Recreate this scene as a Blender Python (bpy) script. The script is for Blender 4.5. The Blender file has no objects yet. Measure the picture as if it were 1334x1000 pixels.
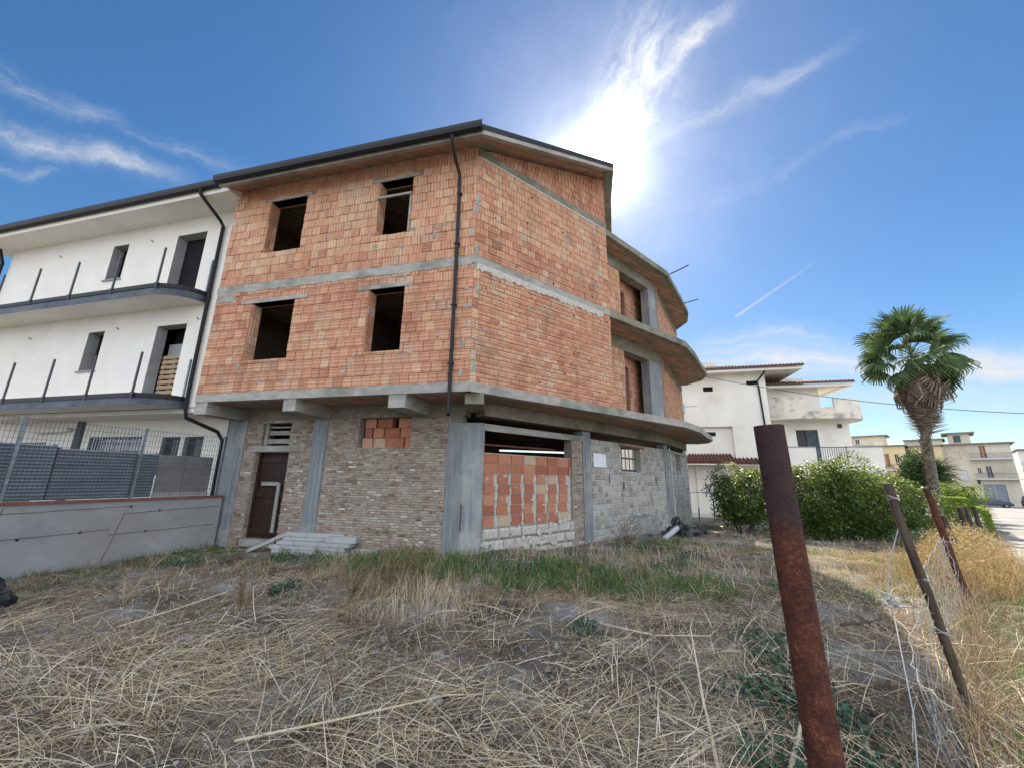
import bpy, math, random
import numpy as np
from mathutils import Vector, Matrix
random.seed(7); RNG=np.random.default_rng(11)
V=lambda *a: np.array(a,float)
scn=bpy.context.scene; COL=scn.collection
zhat=V(0,0,1)

# ------------------------------------------------------------------ materials
def _nt(name):
    m=bpy.data.materials.new(name); m.use_nodes=True
    nt=m.node_tree; b=nt.nodes['Principled BSDF']; return m,nt,b
def N(nt,t,ins=None,**kw):
    n=nt.nodes.new(t)
    for k,v in kw.items(): setattr(n,k,v)
    if ins:
        for k,v in ins.items():
            if isinstance(v,bpy.types.NodeSocket): nt.links.new(v,n.inputs[k])
            else: n.inputs[k].default_value=v
    return n
def c4(c): return (c[0],c[1],c[2],1)
def ramp(nt,fac,stops,interp='LINEAR'):
    n=N(nt,'ShaderNodeValToRGB',{'Fac':fac}); cr=n.color_ramp; cr.interpolation=interp
    while len(cr.elements)<len(stops): cr.elements.new(.5)
    for e,(p,c) in zip(cr.elements,stops): e.position=p; e.color=c4(c)
    return n.outputs['Color']
def mix(nt,f,a,b,mode='MIX'):
    n=N(nt,'ShaderNodeMix',data_type='RGBA',blend_type=mode)
    for i,v in ((0,f),(6,a),(7,b)):
        if isinstance(v,bpy.types.NodeSocket): nt.links.new(v,n.inputs[i])
        else: n.inputs[i].default_value=v if i==0 else c4(v)
    return n.outputs[2]
def math_(nt,op,a,b=0.0,c=None,clamp=False):
    n=N(nt,'ShaderNodeMath',operation=op,use_clamp=clamp)
    for i,v in enumerate((a,b,c)):
        if v is None: continue
        if isinstance(v,bpy.types.NodeSocket): nt.links.new(v,n.inputs[i])
        else: n.inputs[i].default_value=v
    return n.outputs[0]
def coords(nt,kind='Object',scale=(1,1,1),rot=(0,0,0)):
    tc=N(nt,'ShaderNodeTexCoord'); mp=N(nt,'ShaderNodeMapping',{'Vector':tc.outputs[kind],'Scale':scale,'Rotation':rot}); return mp.outputs[0]
def noise(nt,vec,s,d=4,r=.55):
    return N(nt,'ShaderNodeTexNoise',{'Vector':vec,'Scale':s,'Detail':d,'Roughness':r}).outputs['Fac']
def bump(nt,b,h,dist=.01,strength=1.0):
    n=N(nt,'ShaderNodeBump',{'Height':h,'Distance':dist,'Strength':strength}); nt.links.new(n.outputs[0],b.inputs['Normal'])
def setc(nt,b,c,rough=.85,spec=.25):
    if isinstance(c,bpy.types.NodeSocket): nt.links.new(c,b.inputs['Base Color'])
    else: b.inputs['Base Color'].default_value=c4(c)
    b.inputs['Roughness'].default_value=rough; b.inputs['Specular IOR Level'].default_value=spec
def rn(nt): return N(nt,'ShaderNodeAttribute',attribute_name='rn').outputs['Fac']

def mat_noise(name,c1,c2,scale=3,rough=.85,bumpd=.004,bs=40,stretch=(1,1,1),spec=.25,c3=None,s3=.6,metal=0):
    m,nt,b=_nt(name); v=coords(nt,'Object',stretch)
    f=noise(nt,v,scale,6,.6); col=ramp(nt,f,[(.3,c1),(.7,c2)])
    if c3 is not None:
        f3=noise(nt,coords(nt,'Object'),s3,5,.6); col=mix(nt,ramp(nt,f3,[(.5,(0,0,0)),(.68,(1,1,1))]),col,c3)
    setc(nt,b,col,rough,spec); b.inputs['Metallic'].default_value=metal
    if bumpd: bump(nt,b,noise(nt,v,bs,4,.6),bumpd)
    return m
def mat_attr(name,stops,rough=.9,grain=.25,gs=25,bumpd=.003,uvgroove=None,stain=None,spec=.2,trans=0):
    m,nt,b=_nt(name); a=rn(nt); col=ramp(nt,a,stops)
    v=coords(nt,'Object'); g=noise(nt,v,gs,5,.65)
    col=mix(nt,grain,col,ramp(nt,g,[(.3,(.35,.35,.35)),(.7,(1,1,1))]),'MULTIPLY')
    if stain:
        sc,colr,lo,hi=stain; f=noise(nt,v,sc,6,.65); col=mix(nt,ramp(nt,f,[(lo,(0,0,0)),(hi,(.85,.85,.85))]),col,colr)
    if uvgroove:
        f=noise(nt,coords(nt,'Object',(3,3,.35)),1.0,6,.6); col=mix(nt,.55,col,ramp(nt,f,[(.33,(.62,.58,.55)),(.5,(1,1,1))]),'MULTIPLY')
    h=g
    if uvgroove:
        uv=N(nt,'ShaderNodeTexCoord').outputs['UV']; sp=N(nt,'ShaderNodeSeparateXYZ',{0:uv})
        gx=math_(nt,'SINE',math_(nt,'MULTIPLY',sp.outputs[0],2*math.pi/uvgroove))
        gz=math_(nt,'SINE',math_(nt,'MULTIPLY',sp.outputs[1],2*math.pi/uvgroove))
        # grooves run along the brick: laid either way round, picked by the storey (height) and the brick
        z=N(nt,'ShaderNodeSeparateXYZ',{0:N(nt,'ShaderNodeTexCoord').outputs['Object']}).outputs[2]
        sel=math_(nt,'GREATER_THAN',math_(nt,'ADD',z,math_(nt,'MULTIPLY',math_(nt,'SUBTRACT',a,.5),4.5)),6.6)
        gg=math_(nt,'ADD',math_(nt,'MULTIPLY',sel,gx),math_(nt,'MULTIPLY',math_(nt,'SUBTRACT',1.0,sel),gz))
        gm=math_(nt,'SMOOTH_MIN',gg,-.3,.3)
        groove=ramp(nt,math_(nt,'MULTIPLY_ADD',gg,.5,.5),[(0,(.50,.42,.37)),(.35,(1,1,1))])  # shade inside the grooves darkened into the brick colour, besides the bump
        col=mix(nt,.55,col,groove,'MULTIPLY')
        h=math_(nt,'ADD',g,math_(nt,'MULTIPLY',gg,.8))
    setc(nt,b,col,rough,spec)
    bump(nt,b,h,bumpd)
    if trans:
        t=N(nt,'ShaderNodeBsdfTranslucent',{'Color':mix(nt,.4,col,(.34,.42,.05)) if trans>=.4 else col}); ms=N(nt,'ShaderNodeMixShader',{0:trans,1:b.outputs[0],2:t.outputs[0]})
        nt.links.new(ms.outputs[0],nt.nodes['Material Output'].inputs[0])
    return m
def mat_flat(name,c,rough=.6,spec=.4,metal=0):
    m,nt,b=_nt(name); f=noise(nt,coords(nt,'Object'),6,5,.6)
    col=mix(nt,f,tuple(x*.8 for x in c),tuple(min(1,x*1.15) for x in c)); setc(nt,b,col,rough,spec); b.inputs['Metallic'].default_value=metal; return m

M={}
M['brick']=mat_attr('hollow_brick',[(0,(.40,.18,.11)),(.25,(.51,.25,.155)),(.5,(.58,.305,.19)),(.72,(.625,.365,.23)),(.88,(.68,.44,.285)),(1,(.50,.40,.31))],grain=.35,gs=9,uvgroove=.0833,stain=(1.1,(.44,.365,.29),.52,.8),bumpd=.004)
M['brick_back']=mat_noise('joint_mortar',(.20,.13,.095),(.36,.25,.19),6)
M['oldbrick']=mat_attr('old_thin_brick',[(0,(.18,.12,.085)),(.3,(.32,.225,.165)),(.6,(.39,.305,.235)),(.85,(.42,.355,.29)),(.95,(.48,.43,.37)),(1,(.72,.70,.65))],grain=.65,gs=22,stain=(4.5,(.34,.305,.26),.42,.62),bumpd=.01)
M['oldback']=mat_noise('old_mortar',(.20,.17,.14),(.36,.32,.28),12,bumpd=.02)
M['tufa']=mat_attr('tufa_block',[(0,(.28,.265,.23)),(.5,(.37,.355,.32)),(1,(.50,.49,.455))],grain=.6,gs=14,stain=(3.0,(.43,.43,.41),.42,.65),bumpd=.012)
M['tile']=mat_attr('red_hollow_tile',[(0,(.34,.125,.08)),(.5,(.44,.175,.11)),(.9,(.50,.235,.15)),(1,(.50,.37,.26))],grain=.3,gs=14,bumpd=.004)
M['mortar']=mat_noise('pale_mortar',(.34,.315,.27),(.56,.53,.47),14,bumpd=.012)
def concrete(name,a,b_,streak=(1,1,1),c3=None):
    return mat_noise(name,a,b_,3.5,.9,.008,26,streak,c3=c3,s3=.9)
M['conc']=concrete('raw_concrete',(.24,.23,.205),(.39,.375,.34),(1,1,2.5),(.18,.18,.15))
M['conc_dark']=concrete('weathered_concrete',(.155,.145,.11),(.27,.25,.20),(1,1,2),(.11,.12,.08))
M['conc_col']=mat_noise('board_marked_column',(.15,.165,.175),(.30,.32,.335),2.2,.9,.02,9,(9,9,.35),c3=(.33,.34,.32),s3=1.3)
M['conc_wall']=mat_noise('cast_wall',(.22,.225,.225),(.33,.33,.33),1.4,.9,.006,22,(1,1,1.6),c3=(.25,.25,.24),s3=.7)
M['plaster']=mat_noise('white_plaster',(.64,.61,.55),(.72,.69,.63),1.2,.85,.003,60,c3=(.66,.64,.61),s3=.5)
M['cream']=mat_noise('cream_plaster',(.72,.68,.60),(.80,.765,.69),.8,.85,.003,30,(1,1,.5),c3=(.66,.61,.53),s3=.35)
M['farcream']=mat_noise('aged_cream_plaster',(.52,.46,.36),(.70,.64,.53),.35,.9,0,10,(1,1,.4),c3=(.45,.39,.30),s3=.25)
M['faryellow']=mat_noise('yellow_plaster',(.62,.48,.26),(.72,.58,.34),.3,.9,0,10,c3=(.5,.4,.26),s3=.2)
M['farwhite']=mat_noise('grey_white_plaster',(.58,.58,.58),(.68,.67,.66),.3,.9,0,10)
M['stainpar']=mat_noise('mildewed_plaster',(.62,.56,.48),(.75,.69,.60),2,.9,.003,30,c3=(.34,.31,.27),s3=1.5)
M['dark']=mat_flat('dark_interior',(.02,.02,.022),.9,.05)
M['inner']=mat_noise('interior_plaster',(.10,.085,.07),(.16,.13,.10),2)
M['gutter']=mat_flat('dark_brown_metal',(.013,.012,.014),.5,.25)
M['bluefascia']=mat_noise('dark_blue_metal',(.035,.045,.065),(.09,.105,.13),3,.5,.002,20)
M['steel']=mat_noise('galvanised_steel',(.16,.18,.2),(.28,.31,.34),5,.5,.001,40,metal=.5)
M['darkmetal']=mat_flat('dark_metal',(.05,.055,.06),.5,.4)
M['corr']=mat_noise('blue_grey_sheet',(.13,.155,.18),(.22,.25,.28),1.3,.5,.002,14,(1,1,3),c3=(.21,.25,.28),s3=1.1)
M['board']=mat_noise('grey_board',(.17,.17,.16),(.25,.25,.24),2,.85)
M['redcoping']=mat_noise('terracotta_coping',(.13,.055,.045),(.22,.10,.08),6,.85)
M['rooftile']=mat_noise('dark_roof_tiles',(.09,.06,.05),(.17,.12,.10),8,.85,.01,20)
M['redtile']=mat_noise('dark_red_tiles',(.085,.035,.03),(.15,.07,.06),12,.8,.01,20)
M['door']=mat_noise('old_stained_wood',(.012,.009,.008),(.05,.026,.018),3,.6,.004,20,(8,8,.6))
M['greywood']=mat_noise('weathered_plank',(.20,.19,.17),(.36,.345,.31),4,.85,.003,30,(.6,6,6))
M['palletwood']=mat_noise('pallet_wood',(.24,.17,.10),(.38,.28,.18),4,.85,.003,30)
M['cement']=mat_noise('cement_plank',(.30,.31,.31),(.42,.43,.42),3,.85,.004,30,c3=(.32,.33,.32),s3=1.6)
M['brownwood']=mat_noise('dark_wooden_post',(.035,.026,.020),(.10,.075,.055),6,.9,.01,24,(3,3,.5))
M['sign']=mat_flat('white_sign',(.74,.76,.78),.5)
M['black']=mat_flat('black_plastic',(.018,.019,.022),.4,.5)
M['pvc']=mat_flat('grey_pipe',(.42,.42,.44),.5)
M['wire']=mat_flat('zinc_wire',(.27,.26,.245),.7,.3)
M['rope']=mat_flat('white_cord',(.36,.37,.38),.8)
M['soil_rock']=mat_noise('pale_rubble',(.22,.22,.215),(.42,.42,.41),14,.95,.03,30)
M['shutter']=mat_flat('brown_shutter',(.05,.04,.04),.6)
M['farbrown']=mat_flat('red_brown_shutter',(.30,.13,.08),.7)
M['glassd']=mat_flat('dark_glass',(.03,.035,.045),.12,.6)
M['carblue']=mat_flat('dark_blue_paint',(.012,.018,.04),.25,.6)
M['cardark']=mat_flat('black_paint',(.015,.015,.018),.3,.6)
M['carwhite']=mat_flat('white_paint',(.7,.7,.7),.3,.5)
M['lamp']=mat_flat('lamp_glass',(.6,.6,.58),.2,.6)
M['rubber']=mat_flat('rubber',(.02,.02,.02),.8,.2)
M['asphalt']=mat_noise('old_asphalt',(.17,.165,.16),(.27,.26,.25),1.1,.9,.004,60,c3=(.31,.30,.285),s3=.4)
# rust
m,nt,b=_nt('rust'); v=coords(nt,'Object'); f=noise(nt,v,6,8,.7); f2=math_(nt,'MULTIPLY_ADD',math_(nt,'SUBTRACT',noise(nt,v,120,6,.75),.5),1.2,math_(nt,'MULTIPLY_ADD',math_(nt,'SUBTRACT',noise(nt,v,22,6,.7),.5),.9,.5))
col=ramp(nt,f2,[(.25,(.028,.012,.010)),(.45,(.066,.022,.015)),(.60,(.105,.034,.020)),(.82,(.23,.095,.050))])
zz=N(nt,'ShaderNodeSeparateXYZ',{0:v}).outputs[2]
ff=math_(nt,'ADD',zz,math_(nt,'MULTIPLY',f,.35)); sel=ramp(nt,math_(nt,'MULTIPLY_ADD',math_(nt,'MULTIPLY_ADD',f,.22,zz),9.0,-16.2,True),[(.3,(0,0,0)),(.6,(1,1,1))])
top=ramp(nt,f2,[(.3,(.028,.017,.016)),(.7,(.060,.031,.028))])
col=mix(nt,sel,col,top); setc(nt,b,col,.88,.25)
bump(nt,b,f2,.0045); M['rust']=m
# soffit: rows of hollow clay blocks between concrete ribs
m,nt,b=_nt('clay_block_soffit'); uv=coords(nt,'UV')
bt=N(nt,'ShaderNodeTexBrick',{'Vector':uv,'Color1':(.42,.20,.125,1),'Color2':(.52,.30,.20,1),'Mortar':(.24,.20,.16,1),'Scale':1.0,'Mortar Size':.02,'Brick Width':.5,'Row Height':.25,'Bias':.0}); bt.offset=.0
v2=coords(nt,'UV',(.5,2.2,1)); f=noise(nt,v2,1.6,5,.6)
col=mix(nt,ramp(nt,f,[(.46,(0,0,0)),(.6,(1,1,1))]),bt.outputs['Color'],(.23,.215,.165))
col=mix(nt,.35,col,ramp(nt,noise(nt,uv,14,5,.6),[(.3,(.4,.4,.4)),(.7,(1,1,1))]),'MULTIPLY')
setc(nt,b,col,.9,.2); bump(nt,b,bt.outputs['Fac'],-.01); M['soffit']=m
# ground
m,nt,b=_nt('dry_soil'); v=coords(nt,'Object')
f=noise(nt,v,.9,8,.65); g=noise(nt,v,9,8,.7); h=noise(nt,v,55,4,.7)
col=ramp(nt,f,[(.32,(.06,.048,.036)),(.5,(.20,.185,.16)),(.66,(.40,.41,.405))])
col=mix(nt,.6,col,ramp(nt,g,[(.3,(.35,.32,.28)),(.7,(1,1,1))]),'MULTIPLY')
col=mix(nt,ramp(nt,h,[(.66,(0,0,0)),(.75,(.5,.5,.5))]),col,(.46,.44,.40))
setc(nt,b,col,.97,.1); bump(nt,b,math_(nt,'ADD',g,math_(nt,'MULTIPLY',h,.4)),.05); M['soil']=m
M['straw']=mat_attr('dry_straw',[(0,(.10,.07,.045)),(.25,(.28,.21,.13)),(.55,(.50,.40,.26)),(.85,(.68,.58,.41)),(1,(.78,.72,.58))],grain=.2,gs=12,bumpd=0.0005,trans=.12)
M['drybrown']=mat_attr('dry_brown_weed',[(0,(.10,.065,.04)),(.5,(.22,.145,.085)),(1,(.45,.34,.21))],grain=.2,gs=12,bumpd=.0005,trans=.15)
M['grass']=mat_attr('green_grass',[(0,(.035,.075,.025)),(.5,(.075,.16,.04)),(.85,(.13,.22,.06)),(1,(.33,.30,.16))],grain=.2,gs=6,bumpd=.0005,trans=.25)
M['weed']=mat_attr('blue_green_weed',[(0,(.025,.06,.04)),(.5,(.055,.11,.075)),(1,(.13,.19,.13))],grain=.2,gs=6,bumpd=.0005,trans=.2)
M['yellowgrass']=mat_attr('sunny_dry_shrub',[(0,(.20,.13,.06)),(.5,(.42,.30,.14)),(.8,(.55,.42,.22)),(1,(.22,.27,.08))],grain=.2,gs=6,bumpd=.0005,trans=.3)
M['leaf']=mat_attr('citrus_leaf',[(0,(.012,.034,.010)),(.45,(.032,.07,.014)),(.8,(.08,.13,.024)),(1,(.17,.22,.045))],rough=.45,spec=.5,grain=.1,gs=6,bumpd=.0005,trans=.42)
M['leafbright']=mat_attr('bright_leaf',[(0,(.05,.09,.015)),(.5,(.11,.18,.03)),(1,(.20,.28,.05))],rough=.5,grain=.1,gs=6,bumpd=.0005,trans=.4)
M['hedge']=mat_attr('hedge_leaf',[(0,(.06,.10,.015)),(.5,(.14,.22,.035)),(1,(.26,.34,.06))],rough=.5,grain=.1,gs=6,bumpd=.0005,trans=.5)
M['palm']=mat_attr('palm_leaf',[(0,(.04,.07,.03)),(.5,(.075,.125,.05)),(1,(.14,.19,.085))],rough=.8,spec=.1,grain=.1,gs=6,bumpd=.0005,trans=.25)
M['deadpalm']=mat_attr('dead_palm_leaf',[(0,(.13,.10,.075)),(.5,(.26,.205,.155)),(1,(.42,.35,.27))],grain=.2,gs=6,bumpd=.0005,trans=.25)
M['bark']=mat_noise('bark',(.05,.038,.028),(.13,.10,.075),6,.95,.02,20,(3,3,.8))
M['palmbark']=mat_attr('palm_bark',[(0,(.09,.07,.055)),(.5,(.19,.155,.125)),(1,(.34,.29,.24))],grain=.3,gs=14,bumpd=.004)

# ------------------------------------------------------------------ mesh builder
class MB:
    def __init__(s): s.v=[];s.f=[];s.mi=[];s.r=[];s.mats=[];s.blk=[];s.n=0;s.sm=[]
    def mid(s,m):
        if m not in s.mats: s.mats.append(m)
        return s.mats.index(m)
    def poly(s,pts,m,r=None,sm=False):
        k=len(pts); s.v.extend([tuple(p) for p in pts]); s.f.append(list(range(s.n,s.n+k))); s.n+=k
        s.mi.append(s.mid(m)); s.r.append(random.random() if r is None else r); s.sm.append(sm)
    def mesh(s,pts,faces,m,r=None,sm=False):
        s.v.extend([tuple(p) for p in pts]); rr=random.random() if r is None else r; k=s.mid(m)
        for f in faces: s.f.append([i+s.n for i in f]); s.mi.append(k); s.r.append(rr); s.sm.append(sm)
        s.n+=len(pts)
    def box(s,o,a,b,c,m,r=None):
        o,a,b,c=map(np.asarray,(o,a,b,c))
        p=[o,o+a,o+a+b,o+b,o+c,o+a+c,o+a+b+c,o+b+c]
        s.mesh(p,[(0,3,2,1),(4,5,6,7),(0,1,5,4),(1,2,6,5),(2,3,7,6),(3,0,4,7)],m,r)
    def prism(s,xy,z0,z1,mside,mbot=None,mtop=None):
        n=len(xy); lo=[V(x,y,z0) for x,y in xy]; hi=[V(x,y,z1) for x,y in xy]
        for i in range(n): j=(i+1)%n; s.poly([lo[i],lo[j],hi[j],hi[i]],mside)
        s.poly(lo[::-1],mbot or mside); s.poly(hi,mtop or mside)
    def tube(s,pts,rad,m,n=8,r=None,cap=True,sm=True):
        pts=[np.asarray(p,float) for p in pts]; k=len(pts)
        if not hasattr(rad,'__len__'): rad=[rad]*k
        vs=[];prev=None
        for i,p in enumerate(pts):
            t=pts[min(i+1,k-1)]-pts[max(i-1,0)]; t=t/(np.linalg.norm(t)+1e-9)
            ref=V(0,0,1) if abs(t[2])<.9 else V(1,0,0)
            if prev is None: a=np.cross(t,ref)
            else: a=prev-t*prev.dot(t)
            a/=np.linalg.norm(a)+1e-9; prev=a; b=np.cross(t,a)
            for j in range(n):
                th=2*math.pi*j/n; vs.append(p+(a*math.cos(th)+b*math.sin(th))*rad[i])
        fs=[(i*n+j,i*n+(j+1)%n,(i+1)*n+(j+1)%n,(i+1)*n+j) for i in range(k-1) for j in range(n)]
        s.mesh(vs,fs,m,r,sm)
        if cap: s.poly(vs[:n][::-1],m,r); s.poly(vs[-n:],m,r)
    def cards(s,arr,m,r): s.blk.append((np.asarray(arr,float),s.mid(m),np.asarray(r,float)))
    def build(s,name,parent=None,loc=None):
        vs=np.array(s.v,float).reshape(-1,3); loops=[i for f in s.f for i in f]; tot=[len(f) for f in s.f]
        mi=list(s.mi); r=list(s.r); sm=list(s.sm)
        loops=np.array(loops,np.int64); tot=np.array(tot,np.int64); mi=np.array(mi,np.int64); r=np.array(r,float); sm=np.array(sm,bool)
        for arr,k,rr in s.blk:
            q=arr.shape[1]; base=len(vs); nn=len(arr)
            vs=np.vstack([vs,arr.reshape(-1,3)]); loops=np.concatenate([loops,np.arange(base,base+nn*q)])
            tot=np.concatenate([tot,np.full(nn,q)]); mi=np.concatenate([mi,np.full(nn,k)]); r=np.concatenate([r,rr]); sm=np.concatenate([sm,np.zeros(nn,bool)])
        start=np.concatenate([[0],np.cumsum(tot)[:-1]]) if len(tot) else np.array([],int)
        if parent is not None: off=np.array(parent.matrix_world.translation) if parent.get('_w') is None else np.array(parent['_w'])
        elif loc is not None: off=np.array(loc,float)
        else:
            lo,hi=vs.min(0),vs.max(0); off=V((lo[0]+hi[0])/2,(lo[1]+hi[1])/2,lo[2])
        # uv in metres on each face's own plane
        P=vs[loops]; fid=np.repeat(np.arange(len(tot)),tot)
        a=vs[loops[start]]; b=vs[loops[start+1]]; c=vs[loops[start+2]]
        nr=np.cross(b-a,c-a); nr/=np.linalg.norm(nr,axis=1,keepdims=True)+1e-12
        tv=np.stack([-nr[:,1],nr[:,0],np.zeros(len(nr))],1); L=np.linalg.norm(tv,axis=1,keepdims=True); tv=tv/(L+1e-9)
        hz=np.abs(nr[:,2])>.7
        tv[hz]=V(.801,.599,0); uvu=(P*tv[fid]).sum(1); uvv=np.where(hz[fid],P@V(-.599,.801,0),P[:,2])
        me=bpy.data.meshes.new(name); me.vertices.add(len(vs)); me.vertices.foreach_set('co',(vs-off).astype(np.float32).ravel())
        me.loops.add(len(loops)); me.loops.foreach_set('vertex_index',loops.astype(np.int32))
        me.polygons.add(len(tot)); me.polygons.foreach_set('loop_start',start.astype(np.int32))
        me.polygons.foreach_set('material_index',mi.astype(np.int32)); me.polygons.foreach_set('use_smooth',sm)
        uvl=me.uv_layers.new(name='UVMap'); uvl.data.foreach_set('uv',np.stack([uvu,uvv],1).astype(np.float32).ravel())
        at=me.attributes.new('rn','FLOAT','FACE'); at.data.foreach_set('value',r.astype(np.float32))
        for k in s.mats: me.materials.append(M[k])
        me.update(calc_edges=True); me.validate()
        o=bpy.data.objects.new(name,me); COL.objects.link(o); o['_w']=off.tolist()
        if parent is not None: o.parent=parent; o['_w']=off.tolist()
        else: o.location=off
        return o
def tag(o,label=None,cat=None,group=None,kind=None):
    if label: o['label']=label
    if cat: o['category']=cat
    if group: o['group']=group
    if kind: o['kind']=kind
    return o
def thing(name,label,cat,loc,group=None):
    o=bpy.data.objects.new(name,None); COL.objects.link(o); o.location=loc; o.empty_display_size=.2; o['_w']=[float(x) for x in loc]
    return tag(o,label,cat,group)
def copy_tree(o,parent=None):
    c=o.copy(); COL.objects.link(c); c.parent=parent
    for ch in list(o.children): copy_tree(ch,c)
    return c

class FR:
    def __init__(s,o,d,w,k=1.0):
        s.k=k; s.o=V(o[0],o[1],0); s.d=V(d[0],d[1],0); s.d/=np.linalg.norm(s.d); s.w=V(w[0],w[1],0); s.w/=np.linalg.norm(s.w)
    def P(s,u,z,off=0): return s.o+s.d*u*s.k+s.w*off*s.k+zhat*(1.56+(z-1.56)*s.k)
    def box(s,mb,u0,u1,z0,z1,o0,o1,m,r=None):
        mb.box(s.P(u0,z0,o0),s.d*(u1-u0)*s.k,s.w*(o1-o0)*s.k,zhat*(z1-z0)*s.k,m,r)
def wall(mb,F,u0,u1,z0,z1,holes=(),th=.3,m='conc',top=None,mrev=None,off=0,mback=None):
    mrev=mrev or m; mback=mback or 'inner'
    us=sorted({u0,u1,*[x for h in holes for x in h[:2] if u0<x<u1]}); zs=sorted({z0,z1,*[x for h in holes for x in h[2:4] if z0<x<z1]})
    nu,nz=len(us)-1,len(zs)-1
    def inh(i,j):
        if i<0 or j<0 or i>=nu or j>=nz: return True
        u=(us[i]+us[i+1])/2; z=(zs[j]+zs[j+1])/2
        return any(h[0]<u<h[1] and h[2]<z<h[3] for h in holes)
    for i in range(nu):
        for j in range(nz):
            if inh(i,j): continue
            a,b=us[i],us[i+1]; c=zs[j]; za=zb=zs[j+1]
            if top and j==nz-1: za,zb=top(a),top(b)
            f=[F.P(a,c,off),F.P(b,c,off),F.P(b,zb,off),F.P(a,za,off)]; g=[F.P(a,c,off-th),F.P(b,c,off-th),F.P(b,zb,off-th),F.P(a,za,off-th)]
            mb.poly(f,m); mb.poly(g[::-1],mback)
            if inh(i,j-1): mb.poly([f[0],g[0],g[1],f[1]],mrev)
            if inh(i,j+1): mb.poly([f[3],f[2],g[2],g[3]],mrev)
            if inh(i-1,j): mb.poly([f[0],f[3],g[3],g[0]],mrev)
            if inh(i+1,j): mb.poly([f[1],g[1],g[2],f[2]],mrev)
def bricks(mb,F,u0,u1,z0,z1,holes,bw,bh,gap,dep,m,jit=.003,top=None,off=0,lump=.08,bias=None,skip=0,bev=.006):
    z=z0; row=0; zt1=z1 if not top else max(top(u0),top(u1))
    while z<zt1-.02:
        zb=z+gap/2; zt=min(z+bh-gap/2, zt1)
        u=u0-(bw*.5 if row%2 else 0)+random.uniform(-.03,.03)*bw*4*(.25)
        while u<u1-.01:
            w=bw*random.uniform(1-lump,1+lump); a=max(u+gap/2,u0+.002); b_=min(u+w-gap/2,u1-.002); u+=w
            if b_-a<.02: continue
            rects=[(a,b_,zb,zt)]
            for h in holes:
                nr=[]
                for (ra,rb,rc,rd) in rects:
                    if rb<=h[0] or ra>=h[1] or rd<=h[2] or rc>=h[3]: nr.append((ra,rb,rc,rd)); continue
                    ov=min(rd,h[3])-max(rc,h[2])
                    if ov<.35*(rd-rc):
                        if rc<h[2]: nr.append((ra,rb,rc,h[2]))
                        else: nr.append((ra,rb,h[3],rd))
                    else:
                        if h[0]-ra>.03: nr.append((ra,h[0],rc,rd))
                        if rb-h[1]>.03: nr.append((h[1],rb,rc,rd))
                        if rc<h[2]-.02: nr.append((max(ra,h[0]),min(rb,h[1]),rc,h[2]))
                        if rd>h[3]+.02: nr.append((max(ra,h[0]),min(rb,h[1]),h[3],rd))
                rects=nr
            for (ra,rb,rc,rd) in rects:
                ta=tb=rd
                if top:
                    ta,tb=min(rd,top(ra)),min(rd,top(rb))
                    if ta-rc<.02 or tb-rc<.02: continue
                if rb-ra<.02 or rd-rc<.015 or random.random()<skip: continue
                d=off+dep+random.uniform(-jit,jit); t1,t2=random.uniform(-jit,jit)*.5,random.uniform(-jit,jit)*.5
                r=random.random() if bias is None else bias((ra+rb)/2,(rc+rd)/2)
                e=min(bev,(rb-ra)*.2,(rd-rc)*.2)
                O=[F.P(ra,rc,off),F.P(rb,rc,off),F.P(rb,tb,off),F.P(ra,ta,off)]
                I=[F.P(ra+e,rc+e,d+t1+t2),F.P(rb-e,rc+e,d-t1+t2),F.P(rb-e,tb-e,d-t1-t2),F.P(ra+e,ta-e,d+t1-t2)]
                mb.mesh(O+I,[(4,5,6,7),(0,1,5,4),(1,2,6,5),(2,3,7,6),(3,0,4,7)],m,r)
        z+=bh; row+=1
def blob(mb,F,u,z,ru,rz,m='mortar',off=.014,n=9):
    ang=[2*math.pi*i/n+random.uniform(-.2,.2) for i in range(n)]
    out=[(u+ru*math.cos(a)*random.uniform(.6,1.15),z+rz*math.sin(a)*random.uniform(.6,1.15)) for a in ang]
    c=F.P(u,z,off+random.uniform(.006,.014)); ring=[F.P(a,b,off-.012) for a,b in out]; mid=[F.P(u+(a-u)*.7,z+(b-z)*.7,off+.004) for a,b in out]
    vs=[c]+mid+ring; fs=[(0,1+i,1+(i+1)%n) for i in range(n)]+[(1+i,1+n+i,1+n+(i+1)%n,1+(i+1)%n) for i in range(n)]
    mb.mesh(vs,fs,m)
def ragged(mb,F,u0,u1,z0,z1,m,off=.018,amp=.05,step=.12,top_amp=.0):
    # a strip of concrete or slopped mortar with an uneven lower edge
    n=max(2,int((u1-u0)/step)); us=np.linspace(u0,u1,n+1)
    lo=[z0+random.uniform(-amp,amp*.6) for _ in us]; hi=[z1+random.uniform(-top_amp,top_amp) for _ in us]; of=[off+random.uniform(0,.006) for _ in us]
    for i in range(n):
        a=F.P(us[i],lo[i],of[i]); b=F.P(us[i+1],lo[i+1],of[i+1]); c=F.P(us[i+1],hi[i+1],of[i+1]); d=F.P(us[i],hi[i],of[i])
        k=.035
        mb.poly([a,b,c,d],m,.5); mb.poly([F.P(us[i],lo[i]-.01,off-k),F.P(us[i+1],lo[i+1]-.01,off-k),b,a],m,.5); mb.poly([d,c,F.P(us[i+1],hi[i+1]+.01,off-k),F.P(us[i],hi[i]+.01,off-k)],m,.5)

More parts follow.
